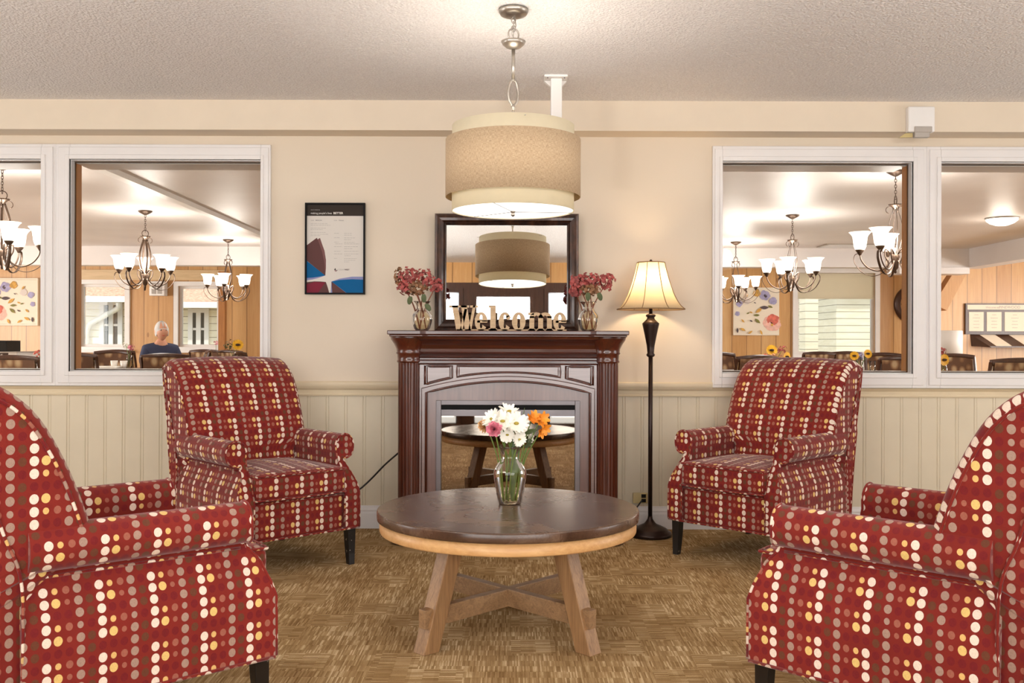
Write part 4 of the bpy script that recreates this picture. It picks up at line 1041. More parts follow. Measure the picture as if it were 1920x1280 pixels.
ink('petal', [q2(95, 850), q2(400, 822), q2(555, 798), q2(380, 860), q2(250, 892), q2(95, 908)], 'ink_lilac', 1)
ink('petal', [q2(95, 955), q2(300, 935), q2(450, 938), q2(575, 950), q2(620, 1080), q2(655, 1225), q2(95, 1225)], 'ink_brown', 1)
ink('petal', [q2(95, 1010), q2(300, 950), q2(560, 960), q2(390, 1225), q2(95, 1225)], 'ink_red', 2)
ink('petal', [q2(705, 940), q2(900, 870), q2(1200, 820), q2(1480, 820), q2(1480, 1225), q2(690, 1225)], 'ink_lilac', 0)
ink('petal', [q2(710, 940), q2(1060, 1225), q2(730, 1225), q2(715, 1080)], 'ink_brown', 2)
ink('petal', [q2(710, 940), q2(900, 900), q2(1200, 882), q2(1480, 892), q2(1480, 1225), q2(1070, 1225)], 'ink_blue', 1)
def ptxt(body, x, y, size, mat, bold=0, name='lettering', sx=1.0):
    a, b = q1(x, y); text(name, body, size, (a, -.0093, b), mat, sheet, bold=bold, sx=sx)
ptxt('OUR MISSION', 205, 255, .0085, 'ink_grey'); ptxt("making people's lives", 205, 342, .0155, 'ink_white', sx=.93); ptxt('BETTER', 750, 342, .0165, 'ink_white', .0004)
ptxt('OUR', 205, 507, .009, 'ink_grey'); ptxt('MISSION', 320, 507, .0098, 'ink_grey', .0002); ptxt('OUR', 760, 507, .009, 'ink_grey'); ptxt('Values', 875, 507, .0115, 'ink_grey', .0002)
mb = MB()
def line(x0, x1, y, th=9):
    a, b = q1(x0, y); c, _ = q1(x1, y); mb.box((a, -.0092, b - th * .00005 - .0005), (c, -.0084, b + .0005))
rl = random.Random(2)
for (x0, x1, y) in ((205, 610, 570), (205, 680, 608), (205, 570, 680), (205, 490, 715), (205, 575, 780), (205, 630, 825), (205, 440, 862), (770, 880, 802), (1010, 1190, 802), (1010, 1190, 848), (770, 900, 910), (1010, 1270, 912), (1010, 1180, 955), (770, 875, 1015), (1010, 1270, 1018), (800, 970, 1055), (1010, 1370, 1055), (770, 960, 1122), (1010, 1340, 1125), (1010, 1220, 1170), (770, 920, 1234), (1010, 1350, 1234), (770, 970, 1298), (1010, 1350, 1298), (1020, 1180, 1340), (770, 840, 1405), (1010, 1310, 1408), (1010, 1280, 1448), (1010, 1130, 1490)):
    while x0 < x1:
        L = rl.uniform(30, 75); line(x0, min(x0 + L, x1), y); x0 += L + 12
mb.build('small_print', 'ink_grey', sheet)
a = q2(770, 690); ink('emblem', [q2(800, 612), q2(770, 660), q2(820, 668)], 'ink_dark', 1); ink('emblem', [q2(775, 668), q2(815, 672), q2(830, 698), q2(795, 690)], 'ink_red', 1); ink('emblem', [q2(858, 652), q2(820, 672), q2(838, 692)], 'ink_dark', 1)
a, b = q2(872, 668); text('lettering', 'COUNTRY', .0105, (a, -.0093, b), 'ink_grey', sheet); a, b = q2(1025, 668); text('lettering', 'WEST', .0105, (a, -.0093, b), 'ink_brown', sheet, bold=.0002)

# sensor box on the soffit
d = SOFY - .03; x0, x1, z0, z1 = X(1700, d), X(1750, d), Z(246, d), Z(198, d)
t = root('alarm_box', 'small white alarm box with grey lower bracket fixed to the soffit', 'alarm box', ((x0 + x1) / 2, SOFY, z0))
w_, h_ = (x1 - x0), z1 - z0
mb = MB(); mb.rbox((-w_ / 2, -.045, 0), (w_ / 2, -.0005, h_), .008); mb.build('housing', 'white_paint', t)
mb = MB(); mb.rbox((-w_ * .28, -.052, -.002), (w_ * .38, -.02, .030), .004); mb.rbox((-w_ * .26, -.048, -.030), (w_ * .30, -.015, 0), .004); mb.build('bracket', 'grey_plastic', t)
mb = MB(); mb.prism([(-w_ * .3, -.004), (-w_ * .55, -.004), (-w_ * .80, -.028), (-w_ * .3, -.026)], 'y', -.03, -.01); mb.build('flap', 'outlet', t)
# drop post from the ceiling
d = 4.78; x0, x1 = X(1031, d), X(1052, d)
t = root('ceiling_bracket', 'white square drop post on a ceiling plate behind the pendant lamp', 'bracket', ((x0 + x1) / 2, d, CEIL))
mb = MB(); mb.box((-.062, -.06, -.012), (.055, .06, -.0002)); mb.prism([(-.062, -.012), (.055, -.012), (.03, -.04), (-.03, -.04)], 'y', .02, .05); mb.build('plate', 'white_paint', t, bevel=.002)
mb = MB(); mb.box((-.028, -.028, -.46), (.028, .028, -.012)); mb.build('post', 'white_paint', t, bevel=.002)
mb = MB()
for sx in (-.045, .04): mb.sphere((sx, -.045, -.014), .004, 8, 4)
mb.build('screw', 'grey_metal', t)
# outlet and cables
t = root('wall_outlet', 'brass coloured wall outlet low beside the floor lamp', 'outlet', (X(1200, WY), WY - .0205, Z(941, WY) ))
mb = MB(); mb.rbox((-.042, -.010, 0), (.042, 0.0, .060), .003); mb.build('cover_plate', 'outlet', t)
mb = MB(); mb.box((.006, -.0125, .032), (.032, -.009, .052)); mb.box((.006, -.0125, .006), (.032, -.009, .026)); mb.build('socket', 'black', t)
mb = MB(); mb.tube(bez([P(747, 850, 5.16), P(722, 872, 5.28), P(700, 895, 5.34), P(680, 914, 5.34), P(655, 935, 5.33), P(630, 985, 5.32)], 8), .005, 8); tag(mb.build('power_cable', 'cable'), 'black power cable hanging down the wall left of the fireplace', 'cable')
mb = MB(); mb.tube(bez([(lx - .03, LD + .06, .03), (lx - .08, LD + .10, .05), (lx - .07, WY - .05, .10), (X(1203, WY), WY - .04, .17)], 8), .004, 8); tag(mb.build('lamp_cord', 'cable'), 'dark cord from the floor lamp base up to the outlet', 'cable')
# ================================================================ DINING ROOM THINGS
def make_chandelier():
    t = root('chandelier', 'x', 'chandelier')       # origin at the ceiling, z down
    mb = MB(); mb.lathe([(.008, -.045), (.020, -.040), (.060, -.018), (.070, -.010), (.070, 0)], n=24); mb.build('canopy', 'bulb_bronze', t)
    mb = MB()
    for k in range(8): linkring(mb, (0, 0, -.055 - k * .022), .008, .015, .0025, k * PI / 2)
    linkring(mb, (0, 0, -.235), .034, .034, .004, 0.4); mb.build('chain', 'bulb_bronze', t)
    mb = MB(); mb.lathe([(.012, -.30), (.020, -.29), (.050, -.272), (.055, -.262), (.030, -.262)], n=20)
    for k in range(4):
        a = k * PI / 2 + .4; c, s = math.cos(a), math.sin(a)
        mb.tube(bez([(c * .016, s * .016, -.30), (c * .050, s * .050, -.42), (c * .052, s * .052, -.52), (c * .018, s * .018, -.66)], 6), .005, 6, flat=(.010, .0025))
        mb.tube([(c * (.045 + .028 * math.cos(b)), s * (.045 + .028 * math.cos(b)), -.305 + .028 * math.sin(b)) for b in [math.radians(190 - 22 * q) for q in range(13)]], .003, 6)
    mb.lathe([(.004, -.80), (.012, -.79), (.010, -.775), (.022, -.76), (.034, -.69), (.036, -.66), (.014, -.64), (.010, -.60)], n=20); mb.build('body', 'bulb_bronze', t)
    for k in range(5):
        a = 2 * PI * k / 5 + .35; c, s = math.cos(a), math.sin(a)
        def q(r, z): return (c * r, s * r, z)
        mb = MB(); mb.tube(bez([q(.02, -.655), q(.07, -.61), q(.075, -.66), q(.05, -.73), q(.12, -.775), q(.20, -.75), q(.25, -.69), q(.262, -.635)], 6), .006, 6)
        mb.tube(bez([q(.03, -.70), q(.09, -.79), q(.17, -.815), q(.25, -.78), q(.305, -.70), q(.300, -.645), q(.268, -.635)], 6), .005, 6, flat=(.003, .011)); arm = mb.build('arm', 'bulb_bronze', t)
        mb = MB(); mb.lathe([(.008, -.650), (.018, -.632), (.034, -.612), (.036, -.604)], q(.262, 0), 16); mb.build('cup', 'bulb_bronze', arm)
        pr = [tuple(v) for v in bez([(.034, -.605), (.046, -.580), (.052, -.540), (.058, -.500), (.078, -.472), (.086, -.466)], 4)]
        mb = MB(); mb.lathe(pr, q(.262, 0), 20, cap=False); mb.build('glass_shade', 'glow_glass', t)
    light('chandelier_glow', 'POINT', (0, 0, -.56), 50, (1, .95, .88), radius=.16, parent=t)
    return t
ch0 = make_chandelier()
spots = [(-3.90, 7.20, 'glowing chandelier nearest in the leftmost dining window'), (-3.80, 9.75, 'glowing chandelier in the middle of the left dining window'), (-3.77, 12.5, 'glowing chandelier farthest back at the right of the left dining window'),
         (2.99, 7.35, 'glowing chandelier nearest and highest in the right dining window'), (2.95, 9.92, 'glowing chandelier in the middle of the right dining window'), (2.99, 12.6, 'glowing chandelier farthest back at the left of the right dining window')]
for i, (x, y, lab) in enumerate(spots):
    o = ch0 if i == 0 else copy_tree(ch0); o.location = (x, y, CEIL); o.rotation_euler = (0, 0, .35 * i); o['label'] = lab; o['group'] = 'dining room chandeliers'
# flush lamp and ceiling grille
c = P(1886, 400, 10.0); t = root('flush_ceiling_light', 'round white flush ceiling light in the far right dining window', 'ceiling light', (5.25, 10.1, CEIL))
mb = MB(); mb.lathe([(.001, -.085), (.06, -.080), (.12, -.058), (.155, -.030), (.160, -.012)], n=32, cap=False); mb.build('glass_bowl', 'glow_glass', t)
mb = MB(); mb.lathe([(.165, -.014), (.168, 0)], n=32); mb.build('rim', 'nickel', t)
light('bowl_glow', 'POINT', (0, 0, -.2), 8, (1, .9, .78), radius=.12, parent=t)
t = root('ceiling_vent', 'flat rectangular air vent in the dining ceiling by the nearest right chandelier', 'vent', (4.75, 13.0, CEIL)); mb = MB(); ring(mb, -.45, .45, -.20, .20, .03, 0, 0.001)
mb = MB(); mb.box((-.48, -.22, -.012), (.48, .22, -.0003)); mb.build('frame', 'nickel', t); mb = MB()
for k in range(7): mb.box((-.44, -.19 + k * .058, -.016), (.44, -.165 + k * .058, -.012))
mb.build('slat', 'white_paint', t)

# floral pictures: generic scattered blossoms, real flat canvases on the wall
plain('canvas', srgb(238, 226, 206), .7, vary=.02); plain('p_rose', srgb(214, 110, 92), .7, vary=.25, scale=20); plain('p_pink', srgb(236, 186, 170), .7, vary=.15, scale=20); plain('p_lilac', srgb(164, 158, 192), .7, vary=.2, scale=20); plain('p_ochre', srgb(206, 158, 74), .7, vary=.25, scale=20); plain('p_green', srgb(128, 122, 58), .7, vary=.3, scale=20); plain('p_dark', srgb(84, 70, 74), .7, vary=.2); plain('p_pale', srgb(216, 204, 196), .7)
def blossom(mb, cx, cz, R, n, y, rnd):
    for k in range(n):
        a = 2 * PI * k / n + rnd.random() * .5; r = R * rnd.uniform(.42, .62); px, pz_ = cx + math.cos(a) * R * .5, cz + math.sin(a) * R * .5
        vs = [mb.bm.verts.new((px + r * math.cos(b) * (1 + .2 * math.sin(3 * b + k)), y - k * .0002, pz_ + r * math.sin(b))) for b in [2 * PI * q / 12 for q in range(12)]]; mb.face(vs)
def leafshape(mb, cx, cz, L, a, y):
    c, s = math.cos(a), math.sin(a); pts = []
    for k in range(12):
        t_ = k / 11; u = L * (t_ - .5) * 2; pts.append((u, .38 * L * math.sin(PI * t_)))
    pts += [(u, -v) for u, v in pts[::-1][1:-1]]
    mb.face([mb.bm.verts.new((cx + u * c - v * s, y, cz + u * s + v * c)) for u, v in pts])
def painting(label, px0, px1, py0, py1, items, frame=None):
    dd = FAR - .05; x0, x1, z0, z1 = X(px0, dd), X(px1, dd), Z(py1, dd), Z(py0, dd)
    t = root('floral_picture', label, 'picture', ((x0 + x1) / 2, FAR - .001, z0)); w, h = x1 - x0, z1 - z0
    mb = MB(); mb.box((-w / 2, -.045, 0), (w / 2, 0, h)); cv = mb.build('canvas', 'canvas', t); rnd = random.Random(4); lay = 0
    if frame: picture_frame('frame', w + .05, h + .05, [(0, 0), (0, -.06), (.022, -.06), (.024, 0)], frame, t).location = (0, 0, -.025)
    for (kind, u, v, R, mat) in items:
        mb = MB(); cx, cz = -w / 2 + u * w, h * (1 - v); lay += 1; y = -.0455 - .0008 * lay
        if kind == 'b': blossom(mb, cx, cz, R * w, 8, y, rnd); mb.build('blossom', mat, cv)
        else: leafshape(mb, cx, cz, R * w, rnd.uniform(0, 3), y); mb.build('painted_leaf', mat, cv)
its = [('b', .84, .74, .19, 'p_pink'), ('b', .86, .68, .13, 'p_rose'), ('b', .83, .80, .09, 'p_pink'), ('b', .84, .78, .03, 'p_ochre'), ('b', .68, .16, .11, 'p_lilac'), ('b', .70, .17, .04, 'p_dark'), ('b', .86, .28, .09, 'p_lilac'), ('b', .12, .34, .07, 'p_lilac'), ('b', .28, .28, .08, 'p_pale'), ('b', .08, .55, .05, 'p_lilac'), ('b', .5, .12, .08, 'p_ochre'), ('l', .55, .48, .09, 'p_ochre'), ('l', .67, .42, .10, 'p_dark'), ('l', .80, .40, .06, 'p_green'), ('l', .50, .58, .07, 'p_green'), ('l', .38, .52, .04, 'p_ochre'), ('l', .31, .54, .04, 'p_green'), ('l', .52, .70, .08, 'p_green'), ('l', .2, .70, .05, 'p_ochre'), ('l', .38, .70, .04, 'p_dark'), ('l', .08, .90, .06, 'p_dark'), ('l', .20, .88, .07, 'p_ochre'), ('l', .36, .97 - .03, .06, 'p_ochre'), ('l', .60, .94, .06, 'p_ochre'), ('l', .28, .18, .05, 'p_ochre'), ('l', .46, .32, .03, 'p_dark')]
painting('unframed canvas of watercolour flowers on the pine wall left of the window', 1375.5, 1461, 537.5, 627, its)
painting('framed canvas of faded flowers on the pine wall at the far left', -18, 68, 527, 610, [(k, 1 - u, v, R, m) for k, u, v, R, m in its], 'canvas')
# clock
t = root('wall_clock', 'large round wooden wall clock half hidden by the right window jamb', 'clock', (X(1712, FAR), FAR - .001, Z(568, FAR)))
RX = Matrix.Rotation(PI / 2, 3, 'X')
mb = MB(); mb.lathe([(.22, .045), (.24, .05), (.30, .04), (.31, .0), (.2, 0)], n=40, cap=False, rot=RX); mb.build('rim', 'dark_wood', t)
mb = MB(); mb.lathe([(.0005, .03), (.225, .03)], n=40, cap=False, rot=RX); f = mb.build('dial', 'brace_wood', t); mb = MB()
for k in range(12): R = Matrix.Rotation(k * PI / 6, 4, 'Y'); mb.box((-.012, -.036, .15), (.012, -.031, .205), R)
mb.build('numeral_mark', 'dark_wood', t); mb = MB(); mb.box((-.006, -.042, -.02), (.006, -.038, .14)); mb.box((-.1, -.042, -.006), (.02, -.038, .006)); mb.build('hand', 'black', t)
# notice board
dd = FAR - .05; t = root('menu_board', 'dark framed menu board with pale sheets and PINEWOOD heading', 'notice board', (X(1812, dd), FAR - .001, Z(624, dd))); S = dd / F
def bx(mb, a, b, c, e, y0, y1): mb.box(((a - 1812) * S, y0, (624 - e) * S), ((b - 1812) * S, y1, (624 - c) * S))
mb = MB(); bx(mb, 1811, 1962, 566, 624, -.04, 0); mb.build('board', 'dark_wood', t)
mb = MB(); bx(mb, 1814, 1956, 568.5, 577.5, -.045, -.04); mb.build('heading_strip', 'canvas', t)
for a, b in ((1817, 1844.5), (1850.5, 1878), (1884, 1922), (1928, 1954)):
    mb = MB(); bx(mb, a, b, 582, 618, -.045, -.04); sh = mb.build('notice_sheet', 'canvas', t); mb = MB()
    for k in range(5): c_ = (a + b) / 2; ww = (4, 7, 5, 6, 5)[k]; bx(mb, c_ - ww, c_ + ww, 587 + k * 6, 587.7 + k * 6, -.0465, -.0455)
    mb.build('print', 'ink_grey', sh)
text('lettering', 'PINEWOOD', .062, ((1873 - 1812) * S, -.0462, (624 - 575.6) * S), 'ink_grey', t); text('lettering', 'Welcome to', .048, ((1848 - 1812) * S, -.0462, (624 - 575.2) * S), 'ink_grey', t, sx=.85)
t = root('brochure_shelf', 'sloping dark shelf holding loose sheets below the menu board', 'shelf', (X(1824, dd), FAR - .001, Z(646, dd)))
mb = MB(); mb.hexa([(.16, -.30, -.02), (1.25, -.30, -.02), (0, -.0, .0), (1.25, -.0, .0), (.14, -.30, .0), (1.25, -.30, .0), (-.02, 0, .19), (1.25, 0, .19)]); mb.build('tray', 'dark_wood', t)
for a in (.12, .58, 1.0):
    mb = MB(); e = .24; mb.hexa([(a + .12, -.30, .003), (a + .12 + e, -.30, .003), (a, -.03, .174), (a + e, -.03, .174), (a + .12, -.30, .008), (a + .12 + e, -.30, .008), (a, -.03, .180), (a + e, -.03, .180)]); mb.build('loose_sheet', 'canvas', t)
# white speaker box on the wall, white cylinder, buffet
t = root('wall_speaker', 'white box speaker high on the wall between the left far windows', 'speaker', (X(300, FAR), FAR - .001, Z(557, FAR))); mb = MB(); mb.rbox((-.12, -.14, 0), (.12, 0, .23), .01); mb.build('housing', 'white_paint', t); mb = MB(); mb.box((-.08, -.144, .03), (-.01, -.139, .20)); mb.box((.01, -.144, .03), (.08, -.139, .20)); mb.build('grille', 'grey_plastic', t)
d2 = 12.0; t = root('air_purifier', 'tall white cylindrical appliance with a grey band beside the pine wall', 'appliance', (X(1781, d2), d2, 0)); mb = MB(); rr = 22 * d2 / F; mb.lathe([(rr, 0), (rr, Z(671, d2)), (rr, Z(671, d2))], n=32); mb.lathe([(rr, Z(666, d2)), (rr, Z(618, d2)), (rr - .01, Z(617, d2))], n=32); mb.build('drum', 'white_paint', t); mb = MB(); mb.lathe([(rr - .003, Z(672, d2)), (rr - .003, Z(666, d2))], n=32); mb.build('band', 'grey_plastic', t)
d2 = 10.4; t = root('buffet_cabinet', 'dark buffet cabinet with white end panel at the far left', 'cabinet', (X(10, d2), d2, 0)); w = X(32, d2) - X(10, d2)
mb = MB(); mb.box((-.7, 0, 0), (w - .09, .5, Z(664, d2))); mb.build('carcass', 'dark_wood', t); mb = MB(); mb.box((w - .09, -.01, 0), (w, .5, Z(664, d2))); mb.build('end_panel', 'white_paint', t)
mb = MB(); mb.box((-.72, -.03, Z(664, d2)), (w + .01, .52, Z(662, d2))); mb.build('counter_top', 'grey_plastic', t); mb = MB(); mb.sphere((-.03, -.015, Z(668, d2)), .012); mb.build('knob', 'nickel', t)
mb = MB(); x0 = X(-4, d2); mb.box((x0 - .2, d2 + .1, Z(662, d2)), (X(3, d2), d2 + .4, Z(641, d2))); tag(mb.build('drinks_machine', 'black'), 'dark boxy machine standing on the far left buffet cabinet', 'machine')

# dining chair, faces -Y
def fabric2():
    t = NT('leaf_fabric'); v = t.add('ShaderNodeTexVoronoi'); v.inputs['Scale'].default_value = 14; t.link(t.coord(scale=(1, 1, .7)), v.inputs['Vector'])
    t.set(Base_Color=t.ramp(v.outputs['Distance'], [(0.2, srgb(176, 150, 116)), (0.45, srgb(128, 92, 60)), (.6, srgb(92, 60, 38))]), Roughness=.8); M['leaf_fabric'] = t.m
    plain('tabletop_dark', srgb(86, 58, 42), .3); plain('tabletop_light', srgb(170, 150, 118), .35); plain('china', srgb(240, 236, 228), .25); plain('navy', srgb(52, 58, 84), .85); plain('pale_blue', srgb(150, 160, 190), .85); plain('skin', srgb(206, 150, 122), .5, vary=.05); plain('grey_hair', srgb(204, 200, 196), .8); plain('eye_dark', srgb(40, 30, 28), .3)
fabric2()
def make_dchair():
    t = root('dining_chair', 'x', 'chair')
    for sx in (-1, 1):
        mb = MB(); mb.tube([(sx * .19, -.2, 0), (sx * .20, -.2, .44)], .02, 4, smooth=False); mb.build('leg', 'dark_wood', t)
        mb = MB(); mb.tube(bez([(sx * .20, .24, 0), (sx * .20, .20, .30), (sx * .205, .20, .5), (sx * .215, .25, .72), (sx * .22, .31, .91)], 4), .019, 4, smooth=False); mb.build('leg', 'dark_wood', t)
    mb = MB(); mb.rbox((-.22, -.23, .42), (.22, .20, .48), .02); mb.build('seat', 'leaf_fabric', t)
    mb = MB(); mb.grid([[(x, .235 + .05 * (z - .55) / .25 + .03 * (1 - (x / .2) ** 2) + dy, z) for x in [-.2 + .4 * k / 8 for k in range(9)]] for dy, z in ((0, .55), (0, .72), (0, .905), (.03, .905), (.03, .72), (.03, .55))], closed_v=True); mb.build('back_pad', 'leaf_fabric', t)
    mb = MB(); mb.tube(bez([(-.225, .30, .90), (-.11, .335, .915), (0, .345, .92), (.11, .335, .915), (.225, .30, .90)], 5), .02, 6, flat=(.028, .014)); mb.build('top_rail', 'dark_wood', t)
    return t
dc0 = make_dchair(); first = [True]
def dchair(px, d_, rz, label):
    o = dc0 if first[0] else copy_tree(dc0); first[0] = False
    o.location = (X(px, d_), d_, 0); o.rotation_euler = (0, 0, rz); o['label'] = label; o['group'] = 'dining chairs'
    return o
for a in [(193, 11.75, 0.05, 'dark dining chair behind the cups under the left far window'), (244, 13.0, PI - .1, 'dining chair behind the vase of pink flowers'),
          (165, 9.7, PI, 'nearest dining chair low in the left corner of the left window'), (345, 12.75, -PI / 2 + .4, 'dining chair at the right hand of the seated person'), (319, 9.5, PI + .2, 'dark dining chair just in front of the seated person'), (398, 13.7, PI, 'dining chair far back below the centre left window'), (462, 13.1, PI - .5, 'dining chair partly behind the sunflower at the left window'),
          (500, 11.0, PI / 2, 'dining chair cut off by the right edge of the left window'), (1366, 11.55, .2, 'patterned dining chair far left in the right window'), (1392, 9.55, PI + .25, 'dark rimmed dining chair just left of the sunflower bouquet'), (1523, 13.2, PI, 'small dark dining chair centred below the right far window'),
          (1572, 13.7, PI, 'brown dining chair directly beside the small dark one'), (1664, 11.4, -.25, 'patterned dining chair right of the two sunflowers'), (1687, 9.1, PI - .25, 'dark backed dining chair nearest the right window jamb'), (1808, 10.6, -.1, 'patterned dining chair behind the glasses at far right'), (1872, 8.2, PI, 'wide dark chair back lowest at the far right window'), (58, 8.1, PI, 'dining chair with orange blossoms beyond it at far left')]: dchair(*a)
# tables
def dtable(x, y, w, l, label, mat='tabletop_dark', z=.75):
    t = root('dining_table', label, 'table', (x, y, 0)); mb = MB(); mb.rbox((-w / 2, -l / 2, z - .035), (w / 2, l / 2, z), .008); mb.build('tabletop', mat, t)
    mb = MB(); mb.lathe([(.28, 0), (.28, .02), (.05, .06), (.045, z - .04), (.2, z - .035)], n=20); mb.build('pedestal', 'dark_wood', t); return t
dtable(-4.45, 10.6, 1.4, 1.0, 'dining table with cups and napkins where the person is sitting')
dtable(-3.44, 12.1, 1.1, 1.0, 'pale topped dining table holding the sunflower at the left window', 'tabletop_light'); dtable(2.78, 10.6, .9, 1.0, 'dining table under the mixed sunflower bouquet')
dtable(4.12, 10.5, 1.4, 1.0, 'dining table under the two sunflowers'); dtable(X(1870, 9.4), 9.4, 1.45, .9, 'dining table with glasses and cups at the far right')
dtable(-4.75, 9.0, .7, .6, 'dining table at the far left beside the buffet')
# bouquets on the dining tables
def sunflower(base, head, d_, label, R=.055):
    t, h = stem_of('sunflower', label, base, head, 'stem', .004, 0, 'flower', 'sunflowers on the dining tables'); a, b, n = frame_of(d_); mb = MB()
    for k in range(18):
        an = 2 * PI * k / 18; petal(mb, h, a * math.cos(an) + b * math.sin(an), n, R, R * .2, .1, 3)
    mb.build('petals', 'sunflower', t); mb = MB(); mb.sphere(h + n * .006, R * .45, 12, 6, sz=.5); mb.build('flower_centre', 'sun_eye', t)
def filler(base, head, mat, label, R=.05, name='flower_sprig', n_=26):
    t, h = stem_of(name, label, base, head, 'stem', .003, 0, 'flower', 'flower sprigs on the dining tables'); mb = MB(); rnd = random.Random(int(abs(head[0]) * 1000))
    for _ in range(n_):
        u = Vector((rnd.gauss(0, 1), rnd.gauss(0, 1), rnd.gauss(0, 1))).normalized(); p = h + u * R * rnd.uniform(.4, 1); a, b, n = frame_of(u)
        for q in range(4): petal(mb, p, a * math.cos(q * PI / 2) + b * math.sin(q * PI / 2), n, .014, .006, .2, 2)
    mb.build('petals', mat, t)
JAR = [(.034, 0), (.038, .02), (.040, .07), (.030, .11), (.034, .14)]
def jar(px, d_, label): 
    p = Vector((X(px, d_), d_, .7505)); glass_vase('flower_jar', label, p, .14, JAR, .08)['category'] = 'vase'; return p + Vector((0, 0, .01))
p = jar(440, 11.9, 'small jar holding the sunflower at the left window'); sunflower(p, P(446, 648, 11.8), (.4, -1, .3), 'sunflower drooping in a jar at the right of the left window', .07); filler(p, P(428, 650, 11.9), 'leaf', 'green leafy sprig beside the single sunflower at the left window', .06); filler(p, P(436, 643, 11.95), 'hyd_green', 'thin grassy sprig above the single sunflower at the left window', .07, n_=12)
p = jar(242, 11.0, 'small jar of pink and white flowers at the left window'); filler(p, P(246, 653, 10.9), 'pink', 'bright pink bloom by the dining chairs at the left window', .035); filler(p, P(236, 650, 11.1), 'daisy', 'white bloom beside the bright pink one at the left window', .04)
p = jar(405, 13.5, 'small vase on the sill below the centre left window'); filler(p, P(405, 645, 13.5), 'pink', 'tiny reddish blossom by the centre left far window', .04, n_=10)
p = jar(1452, 10.4, 'jar of mixed flowers above the right armchair'); sunflower(p, P(1447, 655, 10.3), (0, -1, .3), 'sunflower at the top left of the mixed bouquet', .062); filler(p, P(1466, 655, 10.4), 'hydrangea', 'dusty pink hydrangea in the mixed sunflower bouquet', .065); filler(p, P(1448, 667, 10.25), 'p_pink', 'pale pink rose low in the mixed sunflower bouquet', .04); filler(p, P(1437, 667, 10.3), 'p_rose', 'red bloom low left in the mixed sunflower bouquet', .035); sunflower(p, P(1475, 667, 10.3), (.6, -1, 0), 'sunflower turned aside at the right of the mixed bouquet', .055)
p = jar(1612, 10.4, 'jar of two sunflowers below the right far window'); sunflower(p, P(1602, 665, 10.3), (-.3, -1, .2), 'left one of the two sunflowers under the window', .05); sunflower(p, P(1627, 661, 10.3), (.2, -1, .2), 'right and higher one of the two sunflowers under the window', .05); filler(p, P(1613, 665, 10.4), 'p_lilac', 'pale lilac sprig between the two sunflowers', .045)
p = jar(1768, 8.8, 'jar of sunflowers at the edge of the far right window'); sunflower(p, P(1770, 672, 8.7), (.3, -1, 0), 'yellow sunflower half hidden at the far right window frame', .055); filler(p, P(1764, 656, 8.8), 'hydrangea', 'rusty red blossom sprig above the far right sunflower', .05)
p = jar(78, 9.0, 'jar of orange blossoms at the far left window frame'); filler(p, P(74, 668, 9.0), 'p_rose', 'orange blossom sprig by the far left window frame', .055); 
# tableware
def cup(px, py, d_, label, h=.09, r=.04):
    mb = MB(); mb.lathe([(r * .7, 0), (r, h), (r * .92, h), (r * .6, .008)], n=20); o = mb.build('cup', 'china'); o.location = (X(px, d_), d_, .7505); tag(o, label, 'cup', 'cups on the dining tables')
cup(214, 690, 10.7, 'white cup left of centre on the table by the left window'); cup(232, 692, 10.6, 'white cup nearest the vase on the table by the left window'); cup(1893, 683, 9.2, 'white cup at far right on the table'); cup(1916, 686, 9.2, 'white cup cut off by the right edge of the picture')
for px, d_, lab in ((1862, 9.2, 'upturned glass left of the white cups at far right'), (299, 10.6, 'clear glass on the table before the seated person'), (306, 10.6, 'second clear glass before the seated person'), (1636, 10.2, 'clear glass beside the two sunflowers')):
    mb = MB(); mb.lathe([(.001, 0), (.028, .001), (.034, .12), (.032, .12)], n=16, cap=False); o = mb.build('drinking_glass', 'vase_glass'); o.location = (X(px, d_), d_, .7505); tag(o, lab, 'glass', 'drinking glasses on the dining tables')
mb = MB(); mb.rbox((-.16, -.08, 0), (.16, .08, .03), .008); o = mb.build('folded_napkins', 'china'); o.location = (X(196, 10.6), 10.6, .7505); tag(o, 'white folded napkins on the table by the left jamb', 'napkins')

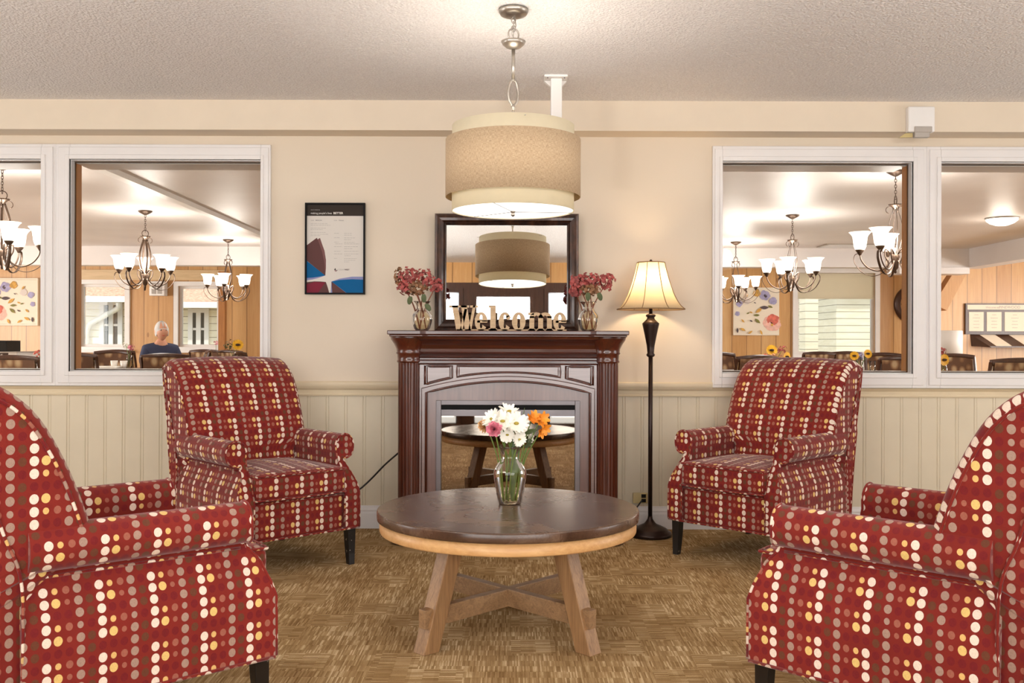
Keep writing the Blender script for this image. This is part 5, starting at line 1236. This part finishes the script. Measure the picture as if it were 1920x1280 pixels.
# ---- seated person: one skinned body, with hair and clothing as children
def person():
    d_ = 11.75; x = X(300, d_); t = root('person', 'person with short grey hair in a navy top sitting at the dining table', 'person', (x, d_, 0), .6)
    def skin(name, pts, edges, mat, parent, sub=2):
        me = bpy.data.meshes.new(name); me.from_pydata([p[:3] for p in pts], edges, []); tmp = bpy.data.objects.new(name, me); COL.objects.link(tmp)
        m = tmp.modifiers.new('s', 'SKIN'); s = tmp.modifiers.new('d', 'SUBSURF'); s.levels = sub
        for v, p in zip(me.skin_vertices[0].data, pts): v.radius = (p[3], p[4] if len(p) > 4 else p[3]); 
        me.skin_vertices[0].data[0].use_root = True
        m2 = bpy.data.meshes.new_from_object(tmp.evaluated_get(bpy.context.evaluated_depsgraph_get())); bpy.data.objects.remove(tmp)
        for f in m2.polygons: f.use_smooth = True
        m2.materials.clear(); return link(name, m2, mat, parent)
    B = [(0, 0, .52, .14, .11), (0, 0, .68, .14, .10), (0, -.02, .84, .16, .10), (0, -.03, .97, .13, .085), (0, -.05, 1.04, .055), (0, -.07, 1.10, .055),
         (-.17, -.03, .96, .06), (-.22, -.08, .80, .048), (-.16, -.28, .77, .036), (-.09, -.36, .775, .026),
         (.17, -.03, .96, .06), (.22, -.08, .80, .048), (.16, -.28, .77, .036), (.09, -.36, .775, .026),
         (-.10, -.12, .50, .085), (-.12, -.42, .48, .062), (-.12, -.44, .10, .04), (-.12, -.54, .04, .032), (.10, -.12, .50, .085), (.12, -.42, .48, .062), (.12, -.44, .10, .04), (.12, -.54, .04, .032)]
    E = [(0, 1), (1, 2), (2, 3), (3, 4), (4, 5), (3, 6), (6, 7), (7, 8), (8, 9), (3, 10), (10, 11), (11, 12), (12, 13), (0, 14), (14, 15), (15, 16), (16, 17), (0, 18), (18, 19), (19, 20), (20, 21)]
    body = skin('body', B, E, 'skin', t)
    # head with nose, chin and ears joined in the body mesh
    bm = bmesh.new(); bm.from_mesh(body.data); mb = MB(); hc = Vector((0, -.085, 1.185))
    rows = []
    for i in range(15):
        th = PI * i / 14; z = -math.cos(th); r = math.sin(th); row = []
        for k in range(20):
            a = 2 * PI * k / 20; px = r * math.cos(a) * .076; py = r * math.sin(a) * .092; pz_ = z * .118
            if z < -.2: px *= 1 + .35 * (z + .2); py = py * (1 + .2 * (z + .2)) - .012 * (-.2 - z)
            if math.sin(a) < -.9 and -.25 < z < .15: py -= .020 * (1 - abs(z + .08) / .25)
            row.append(hc + Vector((px, py, pz_)))
        rows.append(row)
    mb.grid(rows, closed_u=True)
    for s in (-1, 1): mb.sphere(hc + Vector((s * .078, .008, -.005)), .022, 10, 6, sx=.4, sz=1.3)
    for sx in (-1, 1):                                             # hands: palm, four fingers and a thumb
        c = Vector((sx * .075, -.385, .775)); mb.sphere(c, .032, 10, 6, sx=1.0, sy=1.2, sz=.45)
        for k in range(4): mb.tube([c + Vector((sx * (-.022 + .014 * k), -.025, 0)), c + Vector((sx * (-.024 + .015 * k), -.058 - .006 * (k in (1, 2)), .004)), c + Vector((sx * (-.026 + .016 * k), -.078 - .008 * (k in (1, 2)), -.012))], [.0085, .008, .0065], 6)
        mb.tube([c + Vector((-sx * .024, .0, 0)), c + Vector((-sx * .045, -.025, .004)), c + Vector((-sx * .048, -.045, -.004))], [.010, .009, .007], 6)
    me2 = bpy.data.meshes.new('tmp'); mb.bm.to_mesh(me2); mb.bm.free(); bm.from_mesh(me2); bpy.data.meshes.remove(me2); bm.to_mesh(body.data); bm.free()
    mb = MB(); 
    for s in (-1, 1): mb.sphere(hc + Vector((s * .028, -.086, .012)), .009, 8, 6)
    mb.build('eye', 'eye_dark', t); mb = MB(); mb.sphere(hc + Vector((0, -.086, -.055)), .016, 10, 6, sx=1.4, sy=.5, sz=.35); mb.build('mouth', 'p_rose', t)
    mb = MB(); rows = []
    for i in range(9):
        th = PI * .5 * i / 8; z = math.cos(th * 1.32); r = math.sin(th * 1.32)
        rows.append([hc + Vector((r * math.cos(a) * .085, r * math.sin(a) * .100 + .010, z * .125 + (.03 if math.sin(a) < -.3 and i > 5 else 0) + .006 * math.sin(7 * a))) for a in [2 * PI * k / 24 for k in range(24)]])
    mb.grid(rows, closed_u=True); mb.build('hair', 'grey_hair', t)
    S = [(p[0], p[1] + .0, p[2], p[3] + .012, (p[4] if len(p) > 4 else p[3]) + .012) for p in (B[0], B[1], B[2], B[3], B[6], B[7], B[10], B[11])]
    S += [(-.18, -.20, .775, .046, .046), (.18, -.20, .775, .046, .046), (0, -.05, 1.03, .075, .070)]
    skin('sweater', S, [(0, 1), (1, 2), (2, 3), (3, 4), (4, 5), (3, 6), (6, 7), (5, 8), (7, 9), (3, 10)], 'navy', t)
    T = [(p[0], p[1], p[2], p[3] + .012, (p[4] if len(p) > 4 else p[3]) + .012) for p in (B[0], B[14], B[15], B[16], B[18], B[19], B[20])]
    skin('trousers', T, [(0, 1), (1, 2), (2, 3), (0, 4), (4, 5), (5, 6)], 'navy', t)
    o = dchair(300, d_, .35, 'dining chair under the seated person'); o.location = (x, d_ + .06, 0)
person()
